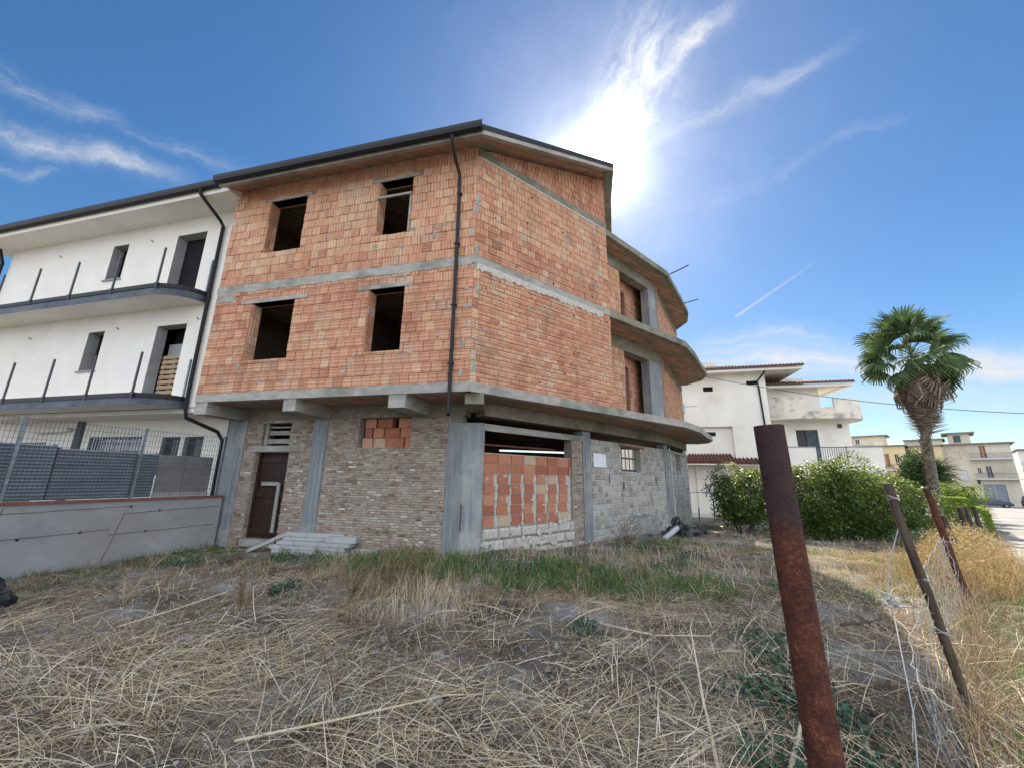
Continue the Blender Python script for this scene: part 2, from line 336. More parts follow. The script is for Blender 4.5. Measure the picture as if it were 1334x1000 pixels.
# ------------------------------------------------------------------ camera, world, sun
cam=bpy.data.cameras.new('camera'); co=bpy.data.objects.new('camera',cam); COL.objects.link(co)
RT=V(.9998929,-.0034735,.0142143); UP=V(-.0146326,-.237354,.971313); FW=V(0,.971417,.2373795)
mt=Matrix.Identity(4)
for i in range(3): mt[i][0]=RT[i]; mt[i][1]=UP[i]; mt[i][2]=-FW[i]
mt[2][3]=1.56; co.matrix_world=mt
cam.sensor_width=36; cam.lens=36*501/1334; cam.clip_start=.05; cam.clip_end=3000; scn.camera=co
SUN=V(.18,.717,.672); SUN/=np.linalg.norm(SUN); el=math.asin(SUN[2]); az=math.atan2(SUN[0],SUN[1])
sl=bpy.data.lights.new('sun','SUN'); sl.energy=5.0; sl.angle=math.radians(.5); sl.color=(1,.89,.72)
so=bpy.data.objects.new('sun',sl); COL.objects.link(so); so.rotation_euler=Vector(SUN).to_track_quat('Z','Y').to_euler()
w=bpy.data.worlds.new('World'); scn.world=w; w.use_nodes=True; nt=w.node_tree; bg=nt.nodes['Background']
sky=N(nt,'ShaderNodeTexSky',sky_type='NISHITA',sun_disc=False,sun_elevation=el,sun_rotation=az,altitude=0,air_density=1.0,dust_density=.25,ozone_density=2.2)
SKYS=.05
dirv=N(nt,'ShaderNodeTexCoord').outputs['Generated']
def dotn(vec,c): return N(nt,'ShaderNodeVectorMath',{0:vec,1:tuple(float(x) for x in c)},operation='DOT_PRODUCT').outputs['Value']
# gnomonic sky chart about a fixed compass direction, for the cirrus
den=math_(nt,'MAXIMUM',dotn(dirv,FW),.05); ax=math_(nt,'DIVIDE',dotn(dirv,RT),den); ay=math_(nt,'DIVIDE',dotn(dirv,UP),den)
front=math_(nt,'GREATER_THAN',dotn(dirv,FW),.06)
P2=N(nt,'ShaderNodeCombineXYZ',{0:ax,1:ay,2:0.0}).outputs[0]
wn=N(nt,'ShaderNodeTexNoise',{'Vector':P2,'Scale':2.6,'Detail':6,'Roughness':.6}).outputs['Color']
wv=N(nt,'ShaderNodeVectorMath',{0:wn,1:(.5,.5,.5)},operation='SUBTRACT').outputs[0]
Pw=N(nt,'ShaderNodeVectorMath',{0:P2,1:N(nt,'ShaderNodeVectorMath',{0:wv,3:.22},operation='SCALE').outputs[0]},operation='ADD').outputs[0]
def px(x,y): return ((x-667)/501,(500-y)/501)
def streak(x0,y0,x1,y1,wpx,strength,warp=True,fade=True,sc=9,lo=.38,hi=.72,st=.18):
    a=V(*px(x0,y0)); b=V(*px(x1,y1)); L=np.linalg.norm(b-a); d=(b-a)/L; n=V(-d[1],d[0]); src=Pw if warp else P2
    rel=N(nt,'ShaderNodeVectorMath',{0:src,1:(a[0],a[1],0)},operation='SUBTRACT').outputs[0]
    s=dotn(rel,(d[0]/L,d[1]/L,0)); t=dotn(rel,(n[0],n[1],0))
    tt=math_(nt,'DIVIDE',t,wpx/501); g=math_(nt,'EXPONENT',math_(nt,'MULTIPLY',math_(nt,'MULTIPLY',tt,tt),-1.0))
    if fade:
        q=math_(nt,'MULTIPLY',math_(nt,'SUBTRACT',s,.5),2.0); q=math_(nt,'POWER',math_(nt,'ABSOLUTE',q),4.0); e=math_(nt,'EXPONENT',math_(nt,'MULTIPLY',q,-1.2))
    else: e=math_(nt,'MULTIPLY',math_(nt,'GREATER_THAN',s,0.0),math_(nt,'SUBTRACT',1.0,s,None,True))
    g=math_(nt,'MULTIPLY',g,e)
    if warp:
        cv=N(nt,'ShaderNodeCombineXYZ',{0:math_(nt,'MULTIPLY',s,L*st*sc),1:math_(nt,'MULTIPLY',t,sc),2:0.0}).outputs[0]
        nz=N(nt,'ShaderNodeTexNoise',{'Vector':cv,'Scale':2.2,'Detail':8,'Roughness':.68}).outputs['Fac']
        g=math_(nt,'MULTIPLY',g,N(nt,'ShaderNodeMapRange',{'Value':nz,'From Min':lo,'From Max':hi}).outputs[0])
    return math_(nt,'MULTIPLY',g,strength)
S=[streak(785,185,880,10,44,.85,sc=9,lo=.36,hi=.66,st=.3),streak(800,150,960,-10,13,.9,sc=9,lo=.3,hi=.66,st=.25),streak(790,165,835,0,30,.65,sc=11,lo=.42,hi=.72,st=.3),streak(870,120,900,40,20,.3,sc=12,lo=.42,hi=.7,st=.4),
   streak(825,185,1090,62,11,.45,sc=9,lo=.32,hi=.7),streak(880,285,1010,235,8,.14),streak(930,255,1180,150,8,.16),
   streak(-60,70,170,168,14,.36),streak(-40,150,240,242,12,.75,lo=.3),streak(-40,198,90,218,7,.45),streak(160,172,350,238,9,.32),
   streak(800,472,1500,466,24,1.0,sc=6,lo=.25,hi=.65,st=.12),streak(900,440,1110,436,11,.75,sc=6,lo=.3,st=.12),streak(1240,446,1330,440,7,.35,st=.12),streak(850,505,1500,500,30,.6,sc=5,lo=.25,hi=.7,st=.1),
   streak(958,413,1075,333,1.5,.5,warp=False,fade=False)]
acc=S[0]
for s_ in S[1:]: acc=math_(nt,'MAXIMUM',acc,s_)
cl=math_(nt,'MULTIPLY',acc,front)
sd=math_(nt,'MAXIMUM',dotn(dirv,SUN),0.0)
glow=math_(nt,'ADD',math_(nt,'ADD',math_(nt,'MULTIPLY',math_(nt,'POWER',sd,900.0),60.0),math_(nt,'MULTIPLY',math_(nt,'POWER',sd,230.0),6.5)),math_(nt,'ADD',math_(nt,'MULTIPLY',math_(nt,'POWER',sd,60.0),.9),math_(nt,'MULTIPLY',math_(nt,'POWER',sd,14.0),.42)))
gn=N(nt,'ShaderNodeTexNoise',{'Vector':Pw,'Scale':4.5,'Detail':7,'Roughness':.6}).outputs['Fac']
glow=math_(nt,'MULTIPLY',glow,N(nt,'ShaderNodeMapRange',{'Value':gn,'From Min':.35,'From Max':.65,'To Min':.45,'To Max':1.5}).outputs[0])
skyc=N(nt,'ShaderNodeHueSaturation',{'Color':sky.outputs[0],'Saturation':1.27,'Value':1.1}).outputs[0]
# cirrus is lit by forward scatter, strongest round the sun
cb=math_(nt,'MULTIPLY_ADD',glow,2.5,7.2)
ccol=N(nt,'ShaderNodeVectorMath',{0:(1.0,1.0,1.0),3:cb},operation='SCALE').outputs[0]
c1=mix(nt,cl,skyc,ccol)
# thin high veil round the sun
veil=N(nt,'ShaderNodeVectorMath',{0:(.93,.99,1.04),3:glow},operation='SCALE').outputs[0]
c2=N(nt,'ShaderNodeVectorMath',{0:c1,1:veil},operation='ADD').outputs[0]
# unseen bright broken cloud added behind the camera as fill for the shaded front
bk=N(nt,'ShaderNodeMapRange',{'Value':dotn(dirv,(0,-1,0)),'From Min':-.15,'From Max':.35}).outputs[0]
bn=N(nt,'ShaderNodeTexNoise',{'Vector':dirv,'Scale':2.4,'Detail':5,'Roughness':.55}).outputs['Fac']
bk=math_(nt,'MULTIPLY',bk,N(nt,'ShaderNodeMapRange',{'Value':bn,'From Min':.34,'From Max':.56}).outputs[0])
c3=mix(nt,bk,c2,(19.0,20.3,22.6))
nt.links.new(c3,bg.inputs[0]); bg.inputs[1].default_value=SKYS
scn.view_settings.view_transform='Standard'; scn.view_settings.look='None'; scn.view_settings.exposure=1.3; scn.view_settings.gamma=1
scn.render.film_transparent=False
scn.cycles.max_bounces=8; scn.cycles.diffuse_bounces=4; scn.cycles.sample_clamp_indirect=6; scn.cycles.use_denoising=True

# ------------------------------------------------------------------ frames of the unfinished house
d1=V(-.97,.244); d1/=np.linalg.norm(d1); n1=V(.244,.97); n1/=np.linalg.norm(n1)
d2=V(.801,.599); d2/=np.linalg.norm(d2); n2=V(-.599,.801); n2/=np.linalg.norm(n2)
A=V(-.94,8.18); B=V(-1.13,9.53)
G=[V(-.70,9.52),V(2.52,12.37),V(6.42,16.22),V(8.95,19.9)]
U=[V(2.9,12.15),V(5.85,14.75),V(9.05,20.0)]
FA=FR(A,d1,-n1); FRt=FR(A,d2,-n2); FB=FR(B,d1,-n1)
def segfr(a,b):
    d=(b-a)/np.linalg.norm(b-a); return FR(a,d,(d[1],-d[0])),float(np.linalg.norm(b-a))
GR=[segfr(G[i],G[i+1]) for i in range(3)]; UR=[segfr(U[i],U[i+1]) for i in range(2)]
Lc=A+d1*7.7; BLc=Lc+n1*8; BRc=V(7.8,22.0); Rc=A+d2*4.95
Z1,Z2,Z3=3.6,6.7,9.72   # floor tops, wall top
H=thing('unfinished_brick_house','unfinished three storey house of bare orange brick with grey concrete floor edges and empty windows','house',(-1.0,12.0,-.3))

# --- ground storey: thin old brick front wall
mb=MB(); holesg=[(5.15,6.3,-.4,2.17),(5.2,6.15,2.36,2.99),(1.49,3.02,2.29,3.07)]
wall(mb,FB,.40,7.35,-.6,3.07,holesg,.35,'oldback',mrev='oldback')
bricks(mb,FB,.46,3.98,-.35,3.07,holesg,.2,.062,.012,.016,'oldbrick',jit=.008,lump=.3,bev=.008)
bricks(mb,FB,4.44,6.70,-.35,3.07,holesg,.2,.062,.012,.016,'oldbrick',jit=.008,lump=.3,bev=.008)
for (hu,s) in ((5.15,1),(6.3,-1)):   # brick reveals of the door
    Fj=FR(FB.P(hu,0,0)[:2],-FB.w[:2],FB.d[:2]*s); bricks(mb,Fj,0.01,.34,-.35,2.17,[],.2,.062,.012,.012,'oldbrick',jit=.004,lump=.2)
for _ in range(150):
    u,z=random.choice([random.uniform(.6,3.9),random.uniform(4.5,5.1),random.uniform(.6,3.9)]),random.uniform(-.1,2.9)
    if 1.4<u<3.1 and z>2.2: continue
    blob(mb,FB,u,z,random.uniform(.03,.12),random.uniform(.012,.045),random.choice(['mortar','oldback','oldback','oldback']),.024,8)
mb.build('old_brick_wall',H)
# door, frame, transom boards
mb=MB(); FB.box(mb,5.15,6.3,-.3,-.12,-.3,.05,'conc'); mb.build('doorstep',H)
mb=MB()
for k in range(6): FB.box(mb,5.24+k*.163,5.24+k*.163+.157,-.10,2.12,-.24+random.uniform(-.004,.004),-.20,'door')
for z in (.0,.95,1.9): FB.box(mb,5.25,6.2,z,z+.13,-.198,-.165,'door')
door=mb.build('door',H)
mb=MB(); F=FB
F.box(mb,5.42,5.52,.05,1.35,-.163,-.13,'greywood'); F.box(mb,5.5,6.05,1.27,1.37,-.16,-.128,'greywood'); mb.build('nailed_batten',door)
mb=MB(); 
for a in ((5.16,5.235),(6.215,6.29)): FB.box(mb,a[0],a[1],-.1,2.15,-.26,-.14,'door')
FB.box(mb,5.235,6.215,2.125,2.165,-.25,-.15,'door'); mb.build('door_frame',door)
mb=MB(); mb.tube([FB.P(6.05,1.0,-.165),FB.P(6.05,1.0,-.10),FB.P(5.96,1.0,-.10)],.012,'darkmetal',6); mb.build('handle',door)
mb=MB(); FB.box(mb,4.62,6.55,2.19,2.34,-.1,.05,'conc'); mb.build('door_lintel',H)
for k,(z,t) in enumerate(((2.86,.05),(2.66,.12),(2.42,.13))):
    mb=MB(); FB.box(mb,5.2,6.14,z,z+t,-.16+.02*k,-.12+.02*k,'greywood'); mb.build('vent_board',H)
mb=MB(); FB.box(mb,6.02,6.12,2.36,2.98,-.11,-.05,'greywood'); mb.build('vent_board',H)
# loose bricks stacked in the window above
mb=MB(); Fw=FR(FB.P(0,0,-.14)[:2],FB.d[:2],FB.w[:2])
for z,row in ((2.30,[(1.53,1.72,0),(1.76,2.02,1),(2.03,2.28,1),(2.31,2.64,0),(2.66,2.97,0)]),(2.56,[(1.52,1.86,0),(1.9,2.16,1),(2.18,2.34,1),(2.36,2.66,0),(2.72,2.9,1)]),(2.82,[(1.58,1.95,0),(2.12,2.34,1),(2.36,2.55,1),(2.62,2.94,0)])):
    for a,b_,g in row:
        o=random.uniform(-.03,.03); Fw.box(mb,a,b_,z,z+.245,-.2+o,o,'tile',random.uniform(.3,1))
        if g:
            k=a+.03
            while k<b_-.02: Fw.box(mb,k,k+.012,z+.004,z+.24,o,o+.008,'tile',.0); k+=.045
mb.build('loose_brick_infill',H)
# columns and beams of the ground storey
def column(F,u0,u1,z0,z1,o0=-.3,o1=.03,m='conc_col',name='column'):
    mb=MB(); F.box(mb,u0,u1,z0,z1,o0,o1,m)
    k=u0+.03
    while k<u1-.03:   # board marks
        F.box(mb,k,k+.010,z0,z1-random.uniform(0,.3),o1-.001,o1+.005,m); k+=random.uniform(.05,.11)
    return mb.build(name,H)
column(FB,6.72,7.4,-.6,3.07); column(FB,3.99,4.43,-.6,3.07)
# corner column: two faces
mb=MB(); P=[FB.P(.45,0,.04)[:2],FB.P(0,0,.07)[:2],G[0]+V(.03,-.05),G[0]+V(-.15,.35),FB.P(.45,0,-.3)[:2]]
mb.prism([(p[0],p[1]) for p in P],-.6,2.88,'conc_col')
k=.02
while k<.42: FB.box(mb,k,k+.012,-.4,2.86-random.uniform(0,.2),.035+.03*(1-k/.45),.048+.03*(1-k/.45),'conc_col'); k+=random.uniform(.035,.07)
FB.box(mb,.0,.022,.35,.95,.06,.088,'brownwood')
FB.box(mb,.1,.45,2.88,3.07,-.3,-.02,'conc_dark')
mb.build('corner_column',H)
F1,L1=GR[0]; F2,L2=GR[1]; F3,L3=GR[2]
column(F1,L1-.42,L1-.02,-.9,3.03,-.3,.03,'conc_col'); column(F2,L2-.18,L2+.12,-.9,3.0,-.3,.04,'conc_col')
# beams
mb=MB(); FB.box(mb,-.0,7.4,3.07,3.4,-.32,.02,'conc_dark'); mb.build('ring_beam',H)
mb=MB()
for F,L in GR: F.box(mb,.0,L,3.07,3.395,-.32,.045,'conc_dark')
mb.build('ring_beam',H)
mb=MB(); FA.box(mb,7.28,7.69,3.07,3.398,-1.28,-.012,'conc'); mb.build('cantilever_beam',H)
for u0,u1 in ((4.5,4.86),(1.52,1.95)):
    mb=MB(); FA.box(mb,u0,u1,3.08,3.398,-1.30,-.012,'conc'); mb.build('cantilever_beam',H)
mb=MB(); c=A+V(.0,.18); mb.box([c[0]-.1,c[1],3.14],[.42,.0,0],[-.05,1.2,0],[0,0,.257],'conc_dark'); mb.build('cantilever_beam',H)
# --- tile infill bay
holes1=[(.06,3.38,.40,2.70)]
mb=MB(); wall(mb,F1,0.02,L1-.42,-.9,2.86,holes1,.3,'oldback')
bricks(mb,F1,3.40,L1-.43,-.5,2.75,[],.2,.062,.012,.014,'oldbrick',jit=.008,lump=.3)
bricks(mb,F1,3.40-.02,3.40,-.5,.3,[],.2,.062,.012,.014,'oldbrick')
mb.build('bay_wall',H)
mb=MB(); F1.box(mb,-.05,3.9,2.70,2.87,-.28,.035,'conc'); mb.build('bay_lintel',H)
mb=MB(); F1.box(mb,.06,3.38,-.9,2.17,-.24,-.07,'mortar'); F=FR(F1.P(0,0,-.07)[:2],F1.d[:2],F1.w[:2])
row=0; z=.42
while z<2.1:
    u=.09+(.0 if row>=5 else random.uniform(0,.07)); h=.245
    while u<3.34:
        wd=random.uniform(.40,.44); wd2=.43 if row>=5 else .43-random.uniform(.04,.13)
        a,b_=u,min(u+wd2,3.36); o=.025+random.uniform(-.01,.012); s1,s2=(0,0) if row>=5 else (random.uniform(-.05,.05),random.uniform(-.05,.05))
        if b_-a>.08:
            e=.006; r=random.random()*.9 if random.random()<.93 else 1.0
            q=[(a,z),(b_,z),(b_+s1*.6,z+h*.5),(b_+s2*.5,z+h-.012),(a+s2*.5,z+h-.012),(a+s1*.6,z+h*.5)]
            fr=[F.P(x,y,o) for x,y in q]; bk=[F.P(x,y,0) for x,y in q]; n=6
            mb.mesh(fr+bk,[tuple(range(n))]+[(i,n+i,n+(i+1)%n,(i+1)%n) for i in range(n)],'tile',r)
            if row<5 and random.random()<.7: blob(mb,F,b_+random.uniform(-.02,.05),z+h*random.uniform(.3,.7),random.uniform(.02,.055),random.uniform(.08,.15),'mortar',.034,9)
            if row<5 and random.random()<.3: blob(mb,F,a+random.uniform(.05,.3),z+h*random.uniform(.1,.9),random.uniform(.03,.09),random.uniform(.03,.06),'mortar',.036,8)
        u+=.455
    z+=.25; row+=1
mb.build('red_tile_infill',H)
mb=MB(); bricks(mb,F1,.05,3.4,-.42,.41,[],.46,.27,.03,.04,'mortar',jit=.022,lump=.25,bev=.045,off=.0)
for _ in range(26): blob(mb,F1,random.uniform(.1,3.3),random.uniform(-.2,.42),random.uniform(.06,.16),random.uniform(.04,.1),'mortar',.05,9)
mb.build('footing_blocks',H)
mb=MB(); mb.tube([F1.P(.1,2.42,-.6),F1.P(3.3,2.44,-.6)],.03,'redcoping',6); mb.build('prop_pole',H)
# --- block wall bays
holes2=[(1.87,3.3,1.84,2.70)]
mb=MB(); wall(mb,F2,0,L2-.18,-.9,2.72,holes2,.28,'mortar')
bricks(mb,F2,0.0,L2-.18,-.5,2.84,holes2+[(1.78,3.4,2.70,2.76)],.27,.185,.02,.02,'tufa',jit=.012,lump=.22,bev=.018)
F2.box(mb,1.7,3.5,2.705,2.77,-.2,.045,'redcoping')
F2.box(mb,1.9,1.98,1.25,1.5,.02,.034,'inner'); F2.box(mb,1.0,1.06,1.45,1.7,.02,.034,'inner'); F2.box(mb,4.4,4.46,1.45,1.7,.02,.034,'inner')
mb.build('block_wall',H)
mb=MB()
for k in range(5): 
    u=2.0+k*.27; mb.tube([F2.P(u,1.86,-.2),F2.P(u,2.68,-.2)],.016,'darkmetal',6)
F2.box(mb,1.9,3.28,2.3,2.36,-.215,-.185,'darkmetal'); F2.box(mb,1.9,3.28,1.86,1.93,-.215,-.185,'darkmetal')
mb.build('window_grille',H)
mb=MB(); F2.box(mb,.10,.82,1.95,2.38,.034,.05,'sign'); mb.build('sign_board',H)
holes3=[(1.8,2.95,1.98,2.70)]
mb=MB(); wall(mb,F3,.12,L3,-1.0,2.72,holes3,.28,'mortar')
bricks(mb,F3,0.12,L3,-.6,2.86,holes3,.27,.185,.02,.02,'tufa',jit=.012,lump=.22,bev=.018)
mb.build('block_wall',H)
mb=MB(); mb.tube([F2.P(L2+.25,-.3,.12),F2.P(L2+.2,2.9,.1)],.035,'pvc',8); mb.build('drain_pipe',H)
# rear and side walls of the ground storey
def seg_wall(a,b,z0,z1,holes=(),m='oldback',th=.25,name='rear_wall',mb=None,top=None):
    F,L=segfr(V(*a),V(*b)); own=mb is None
    if own: mb=MB()
    wall(mb,F,0,L,z0,z1,holes,th,m,top=top)
    if own: return mb.build(name,H)
c1_=FB.P(7.4,0,-.32)[:2]
mb=MB(); F,L=segfr(G[3],BRc); wall(mb,F,.01,L,-1,3.39,(),.25,'mortar')
F,L=segfr(BRc,BLc); wall(mb,F,.01,L,-1,3.39,[(.3,3.6,.8,3.2),(5.0,8.8,2.85,2.95)],.25,'mortar')
F,L=segfr(BLc,c1_); wall(mb,F,.01,L,-.6,3.39,(),.25,'mortar'); mb.build('rear_wall',H)

# --- floor slabs
def ext(*pts): return [(float(p[0]),float(p[1])) for p in pts]
S1=ext(A-d1*.0,A+d2*4.95,A+d2*8.85+n2*.03,A+d2*10.6+n2*.42,A+d2*12.7+n2*1.2,A+d2*14.3+n2*1.75,A+d2*15.2+n2*2.4,A+d2*15.45+n2*3.1,U[1]*0+V(9.05,20.0),BRc,BLc,Lc)
S2=ext(A,A+d2*4.95,A+d2*9.4+n2*.03,A+d2*11.0+n2*.5,A+d2*12.7+n2*1.12,A+d2*14.0+n2*1.55,A+d2*14.8+n2*2.2,A+d2*15.2+n2*3.3,V(9.05,20.05),BRc,BLc,Lc)
S3=ext(A+n2*.3+d2*.3,A+d2*4.95+n2*.02+n2*.2,A+d2*7.3+n2*.36,A+d2*9.4+n2*.5,A+d2*11.7+n2*1.27,A+d2*13.6+n2*1.95,A+d2*14.5+n2*2.5,A+d2*15.05+n2*3.4,V(9.05,20.05),BRc,BLc,Lc+n1*.3)
for nm,S_,a,b_ in (('floor_slab',S1,3.4,3.6),('floor_slab',S2,6.5,6.7),('flat_roof_slab',S3,9.66,9.86)):
    mb=MB(); mb.prism(S_,a,b_,'conc','soffit','conc'); mb.build(nm,H)
# concrete rim under the slab edges
def rim(S_,idx,z,h,mname,m='conc_dark',inset=.16):
    mb=MB()
    pts=[V(*S_[i]) for i in idx]; P=[]
    for i,p in enumerate(pts):
        t=pts[min(i+1,len(pts)-1)]-pts[max(i-1,0)]; t/=np.linalg.norm(t); P.append((p+V(t[1],-t[0])*.012,p+V(-t[1],t[0])*inset))
    for i in range(len(P)-1):
        a,b=P[i],P[i+1]; mb.prism(ext(a[0],b[0],b[1],a[1]),z-.012,z+h+.012,m)
    mb.build(mname,H)
rim(S1,[11,0],3.4,.2,'slab_edge','conc'); rim(S1,[0,1,2,3,4,5,6,7],3.4,.2,'slab_edge','conc'); rim(S2,range(1,8),6.5,.2,'slab_edge','conc_dark'); rim(S3,range(1,8),9.66,.2,'slab_edge','conc_dark')

# --- upper storeys, front block
wins=[(1.79,2.77,7.62,9.27),(5.12,6.37,7.62,9.3),(1.77,2.75,4.45,6.09),(4.99,6.37,4.45,6.08)]
def btone(u,z):  # storeys laid from different pallets of brick
    r=random.gauss(.42,.15)
    if z>7.2: r+=.22
    if 6.75<z<7.5 and u<3.5: r+=.05
    return min(1,max(0,r+.12*math.sin(u*1.7+z*.9)*math.sin(z*2.3)))
mb=MB(); wall(mb,FA,.0,7.7,3.6,6.5,[w_ for w_ in wins if w_[3]<6.6],.3,'brick_back',mrev='brick'); wall(mb,FA,.0,7.7,6.7,9.88,[w_ for w_ in wins if w_[2]>6.7],.3,'brick_back',mrev='brick')
h=[(w_[0],w_[1],w_[2],w_[3]) for w_ in wins]+[(1.55,3.1,6.09,6.2),(4.6,6.75,6.08,6.19),(1.6,3.0,9.27,9.35),(4.95,6.6,9.3,9.38)]
bricks(mb,FA,.0,7.69,3.6,6.5,h,.25,.25,.008,.016,'brick',jit=.009,bias=btone,lump=.09)
bricks(mb,FA,.0,7.69,6.7,9.87,h,.25,.25,.008,.016,'brick',jit=.009,bias=btone,lump=.09)
for (a,b_,c,d_) in wins:    # brick jambs, left and right of each opening
    for hu,s in ((a,1),(b_,-1)):
        Fj=FR(FA.P(hu,0,0)[:2],-FA.w[:2],FA.d[:2]*s); bricks(mb,Fj,0.015,.29,c,d_,[],.3,.25,.008,.008,'brick',jit=.003,bias=lambda u,z:random.uniform(.1,1))
for _ in range(70):
    u,z=random.uniform(.5,7.4),random.uniform(3.7,9.5)
    if any(a-.1<u<b_+.1 and c-.1<z<d_+.1 for a,b_,c,d_ in wins): continue
    blob(mb,FA,u,z,random.uniform(.03,.09),random.uniform(.03,.1),'conc',.02,8)
ragged(mb,FA,.02,7.66,6.46,6.52,'conc',.024,.03,.09); ragged(mb,FA,7.0,7.66,6.2,6.5,'conc',.025,.05,.1)
mb.build('front_wall',H)
for u0,u1,z0,z1 in ((1.6,3.0,9.27,9.35),(4.95,6.6,9.3,9.38),(1.55,3.1,6.09,6.2),(4.6,6.75,6.08,6.19)):
    mb=MB(); FA.box(mb,u0,u1,z0,z1,-.25,.03,'conc'); mb.build('window_lintel',H)
mb=MB(); FA.box(mb,1.79,2.8,8.72,8.78,.02,.06,'greywood'); FA.box(mb,1.8,1.85,7.62,8.75,-.02,.02,'greywood'); mb.build('window_brace',H)
# belt course: the second floor edge seen in the wall
mb=MB(); FA.box(mb,-.02,7.72,6.5,6.7,-.2,.02,'conc'); FRt.box(mb,.0,4.95,6.5,6.7,-.2,.022,'conc'); mb.build('floor_edge_band',H)
rtop=lambda u:9.74+.352*u
mb=MB(); wall(mb,FRt,0,4.95,3.6,6.5,(),.3,'brick_back'); wall(mb,FRt,0,4.95,6.7,9.74,(),.3,'brick_back',top=rtop)
bricks(mb,FRt,.0,4.94,3.6,6.5,[(-.05,.16,3.6,6.5)],.25,.125,.006,.016,'brick',jit=.006,bias=lambda u,z:min(1,max(0,random.gauss(.47,.16)+.1*math.sin(u*2+z))),lump=.05)
bricks(mb,FRt,.0,4.94,6.7,9.55,[],.25,.2,.008,.016,'brick',jit=.006,bias=lambda u,z:min(1,max(0,random.gauss(.36 if z<7.7 else .62,.17))),lump=.06)
bricks(mb,FRt,.0,4.94,9.78,11.4,[],.14,.25,.008,.016,'brick',jit=.006,top=rtop,bias=lambda u,z:random.gauss(.3,.16),lump=.1)
bricks(mb,FRt,.0,.17,3.6,6.5,[],.17,.25,.01,.016,'brick',jit=.006)
ragged(mb,FRt,.05,4.6,6.36,6.52,'mortar',.03,.06,.08); ragged(mb,FRt,.1,4.9,9.5,9.55,'mortar',.024,.015,.12)
for k in range(34):  # slopped mortar up the corner
    z=random.uniform(3.7,9.6); 
    if random.random()<.6: blob(mb,FRt,random.uniform(.02,.12),z,random.uniform(.03,.07),random.uniform(.06,.2),'conc',.022,8)
    else: blob(mb,FA,random.uniform(.04,.22),z,random.uniform(.03,.08),random.uniform(.06,.16),'conc',.022,8)
for _ in range(34): blob(mb,FRt,random.uniform(.3,4.7),random.choice([random.uniform(3.7,6.3),random.uniform(6.8,9.3)]),random.uniform(.02,.07),random.uniform(.02,.07),'conc',.02,8)
for _ in range(16): blob(mb,FRt,random.uniform(4.3,4.9),random.uniform(3.7,9.3),random.uniform(.03,.07),random.uniform(.05,.14),'conc',.022,8)
for _ in range(26): FRt.box(mb,(u:=random.uniform(.3,4.8)),u+random.uniform(.015,.05),(z:=random.uniform(3.8,9.2)),z+random.uniform(.02,.05),.01,.0235,'dark')
mb.build('side_wall',H)
mb=MB(); FRt.box(mb,0,4.95,9.55,9.78,-.2,.024,'conc_dark'); mb.build('roof_level_beam',H)
# return wall of the front block above the lower roof, and down to the loggias
mb=MB(); F=FR(Rc,n1,(d2[0],d2[1])); wall(mb,F,.0,3.6,9.86,11.0,(),.28,'brick_back',top=lambda u:9.74+.352*4.95+.45*u-.03)
F_,L_=segfr(Rc,U[0]+V(-.15,-.05)); wall(mb,F_,.02,L_,3.6,6.5,(),.25,'brick_back'); wall(mb,F_,.02,L_,6.7,9.66,(),.25,'brick_back')
bricks(mb,F_,.02,L_,3.6,6.5,[],.25,.25,.008,.014,'brick'); bricks(mb,F_,.02,L_,6.7,9.66,[],.25,.25,.008,.014,'brick')
mb.build('return_wall',H)
# --- loggia storeys set back behind the balconies
for z0,op in ((3.6,(1.45,3.12)),(6.7,(1.42,3.45))):
    F,L=UR[0]; mb=MB(); zt=z0+2.9 if z0<5 else 9.66
    hl=[(op[0],op[1]+.02,z0,zt-.45)]
    wall(mb,F,.0,op[1]+.02,z0,zt-.45,hl,.28,'brick_back',mrev='brick'); bricks(mb,F,0,op[1],z0,zt-.45,hl,.25,.25,.008,.014,'brick',bias=lambda u,z:random.gauss(.62,.18))
    mb.build('loggia_wall',H)
    mb=MB(); F.box(mb,-.2,L+.02,zt-.45,zt-.002,-.3,.03,'conc_dark'); mb.build('loggia_beam',H)
    mb=MB(); F.box(mb,op[1]+.03,L+.05,z0,zt-.45,-.32,.02,'conc_col'); mb.build('column',H)
    F,L=UR[1]; mb=MB(); wall(mb,F,.06,L,z0,zt-.35,(),.28,'brick_back'); bricks(mb,F,.35,L,z0,zt-.35,[],.25,.125,.008,.014,'brick',bias=lambda u,z:random.gauss(.6,.18)); mb.build('loggia_wall',H)
    mb=MB(); F.box(mb,.03,L,zt-.35,zt-.002,-.3,.03,'conc_dark'); F.box(mb,.02,.34,z0,zt-.35,-.28,.016,'conc_col'); mb.build('loggia_beam',H)
    # inner partition seen through the opening
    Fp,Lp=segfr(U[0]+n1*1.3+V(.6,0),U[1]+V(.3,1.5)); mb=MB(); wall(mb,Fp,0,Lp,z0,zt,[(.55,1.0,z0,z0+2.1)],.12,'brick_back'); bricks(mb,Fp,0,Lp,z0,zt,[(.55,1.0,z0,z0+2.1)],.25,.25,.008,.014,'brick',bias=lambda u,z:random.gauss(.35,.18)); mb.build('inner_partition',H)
    Fp,Lp=segfr(U[1]+V(.3,.3),U[1]+V(.3,1.5)); mb=MB(); wall(mb,Fp,0,Lp,z0,zt,(),.12,'brick_back'); bricks(mb,Fp,0,Lp,z0,zt,[],.25,.25,.008,.014,'brick'); mb.build('inner_partition',H)
